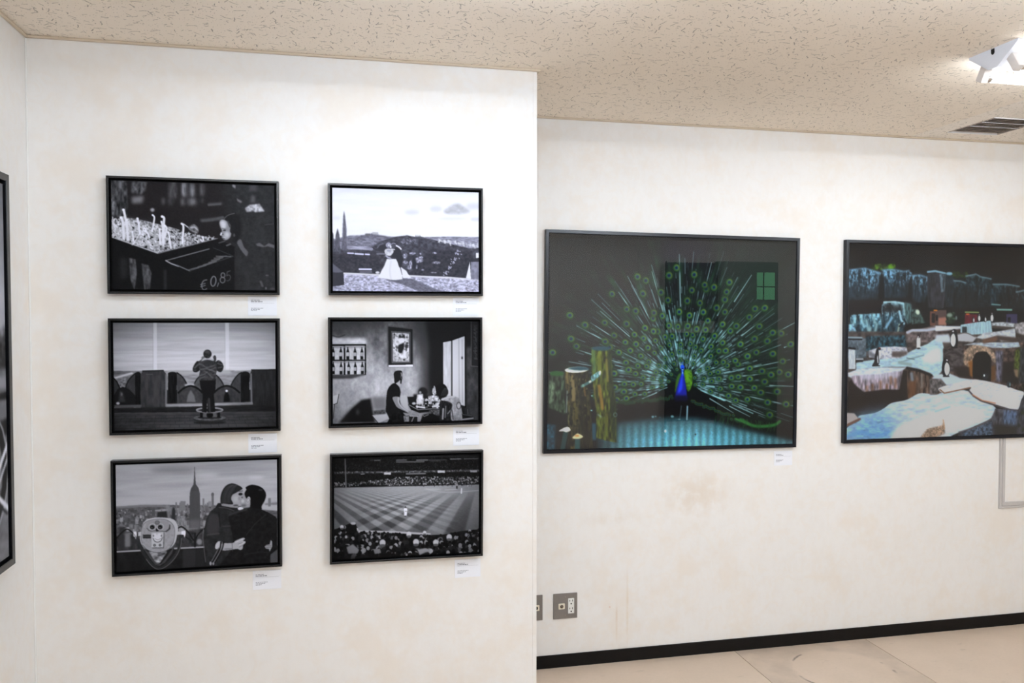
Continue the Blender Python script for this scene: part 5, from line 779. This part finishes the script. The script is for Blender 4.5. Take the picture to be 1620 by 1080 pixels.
def ring_frame(name, w, h, bar, depth, m, parent, y_back=0., lip=.0015):
    """mitred rectangular frame, one closed profile swept round the four corners; the wall is at local y = 0"""
    prof = [(0, y_back), (0, -depth + lip), (lip, -depth), (bar - lip, -depth), (bar, -depth + lip), (bar, y_back)]     # (inset from the outer edge, y)
    bm = bmesh.new(); rings = []
    for sx, sz in ((-1, -1), (1, -1), (1, 1), (-1, 1)): rings.append([bm.verts.new((sx * (w / 2 - i), y, sz * (h / 2 - i))) for i, y in prof])
    k = len(prof)
    for a in range(4):
        A, B = rings[a], rings[(a + 1) % 4]
        for i in range(k): bm.faces.new((A[i], A[(i + 1) % k], B[(i + 1) % k], B[i]))
    return from_bm(name, bm, m, parent)
def srgb_lin(a): a = a / 255.; return np.where(a <= .04045, a / 12.92, ((a + .055) / 1.055) ** 2.4)
def print_mesh(name, img, w, h, y, m, parent, gain, lift=0.):
    """flat photographic print: a fine grid whose vertices carry the ink colours"""
    hh, ww = img.shape[:2]; col = np.clip((srgb_lin(img) - lift) / gain, .0012, .97)
    xs = np.linspace(-w / 2, w / 2, ww); zs = np.linspace(h / 2, -h / 2, hh); X, Z = np.meshgrid(xs, zs)
    co = np.stack([X, np.full_like(X, y), Z], -1).reshape(-1, 3).astype(np.float32)
    i = np.arange((hh - 1) * ww).reshape(hh - 1, ww)[:, :-1].ravel(); quads = np.stack([i, i + ww, i + ww + 1, i + 1], 1).astype(np.int32)
    me = bpy.data.meshes.new(name); me.vertices.add(len(co)); me.vertices.foreach_set('co', co.ravel()); me.loops.add(quads.size); me.loops.foreach_set('vertex_index', quads.ravel()); me.polygons.add(len(quads)); me.polygons.foreach_set('loop_start', np.arange(len(quads), dtype=np.int32) * 4); me.update(calc_edges=True)
    at = me.color_attributes.new('ink', 'FLOAT_COLOR', 'POINT'); at.data.foreach_set('color', np.c_[col.reshape(-1, 3), np.ones(hh * ww)].astype(np.float32).ravel()); me.validate()
    return link(name, me, m, parent)
def floater(cx, cz, wy, img, label, gain, lift, w=.5605, h=.3985, rot=(0, 0, 0), bar=.008, gap=.0075, depth=.030, loc=None, group='small framed black and white photographs'):
    t = thing('framed_photograph', loc or (cx, wy, cz), label, 'picture', group, rot)
    ring_frame('frame', w, h, bar, depth, M['frame'], t)
    box('backing', -w / 2 + bar, -.012, -h / 2 + bar, w / 2 - bar, -.004, h / 2 - bar, M['recess'], t)
    pw, ph = w - 2 * (bar + gap), h - 2 * (bar + gap)
    box('mount_board', -pw / 2, -.0235, -ph / 2, pw / 2, -.012, ph / 2, M['recess'], t)
    print_mesh('print', img, pw, ph, -.0240, M['print'], t, gain, lift); return t
def glazed(cx, cz, wy, img, w, h, label, gain, lift, rot=(0, 0, 0), bar=.0165, depth=.026):
    t = thing('framed_photograph', (cx, wy, cz), label, 'picture', 'large framed colour photographs', rot)
    ring_frame('frame', w, h, bar, depth, M['frame2'], t)
    box('backing', -w / 2 + bar, -.018, -h / 2 + bar, w / 2 - bar, -.006, h / 2 - bar, M['recess'], t)
    pw, ph = w - 2 * bar - .004, h - 2 * bar - .004
    print_mesh('print', img, pw, ph, -.0188, M['print2'], t, gain, lift)
    bm = bmesh.new(); vs_ = [bm.verts.new((sx * pw / 2, -.0215, sz * ph / 2)) for sx, sz in ((-1, -1), (1, -1), (1, 1), (-1, 1))]; bm.faces.new(vs_)
    g = from_bm('glass', bm, M['glass'], t); g['label'] = 'clear reflecting picture glass'; return t
GAIN = dict(candles=1.0, viewer=.95, kiss=.86, wedding=1.24, cafe=1.08, stadium=1.04, peacock=.52, penguins=.57, street=.7)
LIFT = dict(candles=.004, viewer=.003, kiss=.002, wedding=.004, cafe=.003, stadium=.002, peacock=.0, penguins=.0, street=.0)
def W8(x, z):                                       # where a point of the penguin print falls in the photograph's frame
    d = Vector((x, YB - .019, z)) - cam_o.location; k = d.dot(_fw); return (810 + FPX * d.dot(_r2) / k, 540 - FPX * d.dot(_u2) / k)
def G(n): return GAIN[n], LIFT[n]
floater(-.497, 1.9425, YA, paint_candles(), 'black framed photo of a girl beside a box of burning candles', *G('candles'))
floater(-.497, 1.461, YA, paint_viewer(), 'black framed photo of a child standing at a viewing parapet', *G('viewer'))
floater(-.495, .9755, YA, paint_kiss(), 'black framed photo of a couple kissing beside a coin telescope', *G('kiss'))
floater(.2325, 1.9430, YA, paint_wedding(), 'black framed photo of a bridal couple on a terrace', *G('wedding'))
floater(.2300, 1.4650, YA, paint_cafe(), 'black framed photo of a man and woman at a cafe table', *G('cafe'))
floater(.2325, .9700, YA, paint_stadium(), 'black framed photo of a striped baseball field and crowd', *G('stadium'), rot=(0, .006, 0))
glazed(1.578, 1.5455, YB, paint_peacock(), 1.310, 1.048, 'large black framed glazed photo of a peacock fanning its tail', *G('peacock'), rot=(0, .010, 0))
PW8, PH8 = 1.31, 1.036
glazed(2.497 + PW8 / 2, 1.5415, YB, paint_penguins([W8(2.497 + .0185, 2.041), W8(2.497 + PW8 - .0185, 2.041), W8(2.497 + PW8 - .0185, 1.042), W8(2.497 + .0185, 1.042)]), PW8, PH8, 'large black framed glazed photo of penguins on snowy rocks', *G('penguins'), rot=(0, .002, 0))
floater(0, 0, 0, paint_street(), 'tall black framed monochrome photo on the left wall, cut by the edge', *G('street'), w=.85, h=1.2, rot=(0, 0, math.pi / 2), bar=.022, gap=.012, loc=(XL, 2.722 - .425, 1.499), group=None)

# ------------------------------------------------------------------ caption cards
RNG = random.Random(5)
def card(x0, z1, wy, label, w=.098, h=.068):
    t = thing('caption_card', (x0 + w / 2, wy, z1 - h / 2), label, 'card', 'printed caption cards below the pictures')
    box('card', -w / 2, -.0016, -h / 2, w / 2, 0, h / 2, M['card'], t)
    def row(z, wd, hgt):
        bm = bmesh.new(); x = -w / 2 + .010; end = x + wd
        while x < end - .002: L = min(.004 + RNG.random() * .007, end - x); add_box(bm, x, -.0019, z - hgt / 2, x + L, -.0016, z + hgt / 2); x += L + .0016
        from_bm('printed_line', bm, M['ink'], t)
    row(.0200, .030, .0022); row(.0150, .040, .0028); row(-.0080, .042, .0018); row(-.0125, .032, .0018); row(-.0170, .020, .0018)
    box('printed_line', -w / 2 + .010, -.0018, .0098, w / 2 - .008, -.0016, .0102, M['ink'], t)
card(-.326, 1.7385, YA, 'small white caption card below the candle photo'); card(-.329, 1.2500, YA, 'small white caption card below the child at the parapet photo'); card(-.318, .758, YA, 'small white caption card below the kissing couple photo')
card(.404, 1.7385, YA, 'small white caption card below the bridal couple photo'); card(.404, 1.2520, YA, 'small white caption card below the cafe photo'); card(.409, .752, YA, 'small white caption card below the baseball field photo'); card(2.120, .994, YB, 'small white caption card below the peacock photo', .100, .072)

# ------------------------------------------------------------------ sockets and cable duct
def outlet(cx, cz, label, full):
    t = thing('wall_socket', (cx, YB, cz), label, 'socket', 'grey metal wall socket plates')
    box('plate', -.059, -.006, -.0605, .059, 0, .0605, M['plate'], t, bev=.0025, seg=2)
    jx = -.019 if full else .027
    j = box('aerial_socket', jx - .0155, -.0085, -.0135, jx + .0155, -.006, .0135, M['cream'], t, bev=.002)
    if full:
        cyl('ring', (jx, -.0085, 0), (jx, -.0105, 0), .0088, M['brass'], j); cyl('hole', (jx, -.0105, 0), (jx, -.0109, 0), .0062, M['dark'], j); cyl('pin', (jx, -.0109, 0), (jx, -.014, 0), .0032, M['brass'], j)
        r = box('receptacle', .0125, -.0090, -.0365, .0425, -.006, .0365, M['white_pl'], t, bev=.0015)
        for zc in (.018, -.019):
            for dx, hh in ((-.0065, .0075), (.0065, .009)): box('slot', .0275 + dx - .0014, -.0094, zc + .003 - hh / 2 + .004, .0275 + dx + .0014, -.0090, zc + .003 + hh / 2 + .004, M['dark'], r)
            cyl('earth_hole', (.0275, -.0090, zc - .0075), (.0275, -.0094, zc - .0075), .0034, M['dark'], r)
    else: cyl('hole', (jx, -.0085, 0), (jx, -.0090, 0), .0085, M['dark'], j)
    for zc in (.044, -.044): cyl('screw', (0, -.006, zc), (0, -.0068, zc), .0022, M['brass'], t, n=10)
    return t
outlet(1.0315, .2935, 'grey metal plate with aerial socket and double power outlet', True)
outlet(.861, .2945, 'grey metal plate half hidden behind the wall corner', False)
dt = thing('cable_duct', (3.467, YB - .0003, .657), 'grey plastic cable duct turning a corner below the penguin photo', 'duct')
def duct(vertical):
    prof = [(-.0165, 0), (-.0165, -.008), (-.0148, -.010), (-.006, -.010), (-.0045, -.0072), (-.002, -.0072), (-.0005, -.011), (.0148, -.011), (.0165, -.009), (.0165, 0)]
    bm = bmesh.new(); k = len(prof)
    if vertical: A = [bm.verts.new((u, v, u - .0)) for u, v in prof]; B = [bm.verts.new((u, v, .364)) for u, v in prof]
    else: A = [bm.verts.new((u, v, u)) for u, v in prof]; B = [bm.verts.new((.75, v, u)) for u, v in prof]
    bm.faces.new(A); bm.faces.new(B[::-1])
    for i in range(k): bm.faces.new((A[i], A[(i + 1) % k], B[(i + 1) % k], B[i]))
    from_bm('duct_run', bm, M['duct'], dt)
duct(True); duct(False)
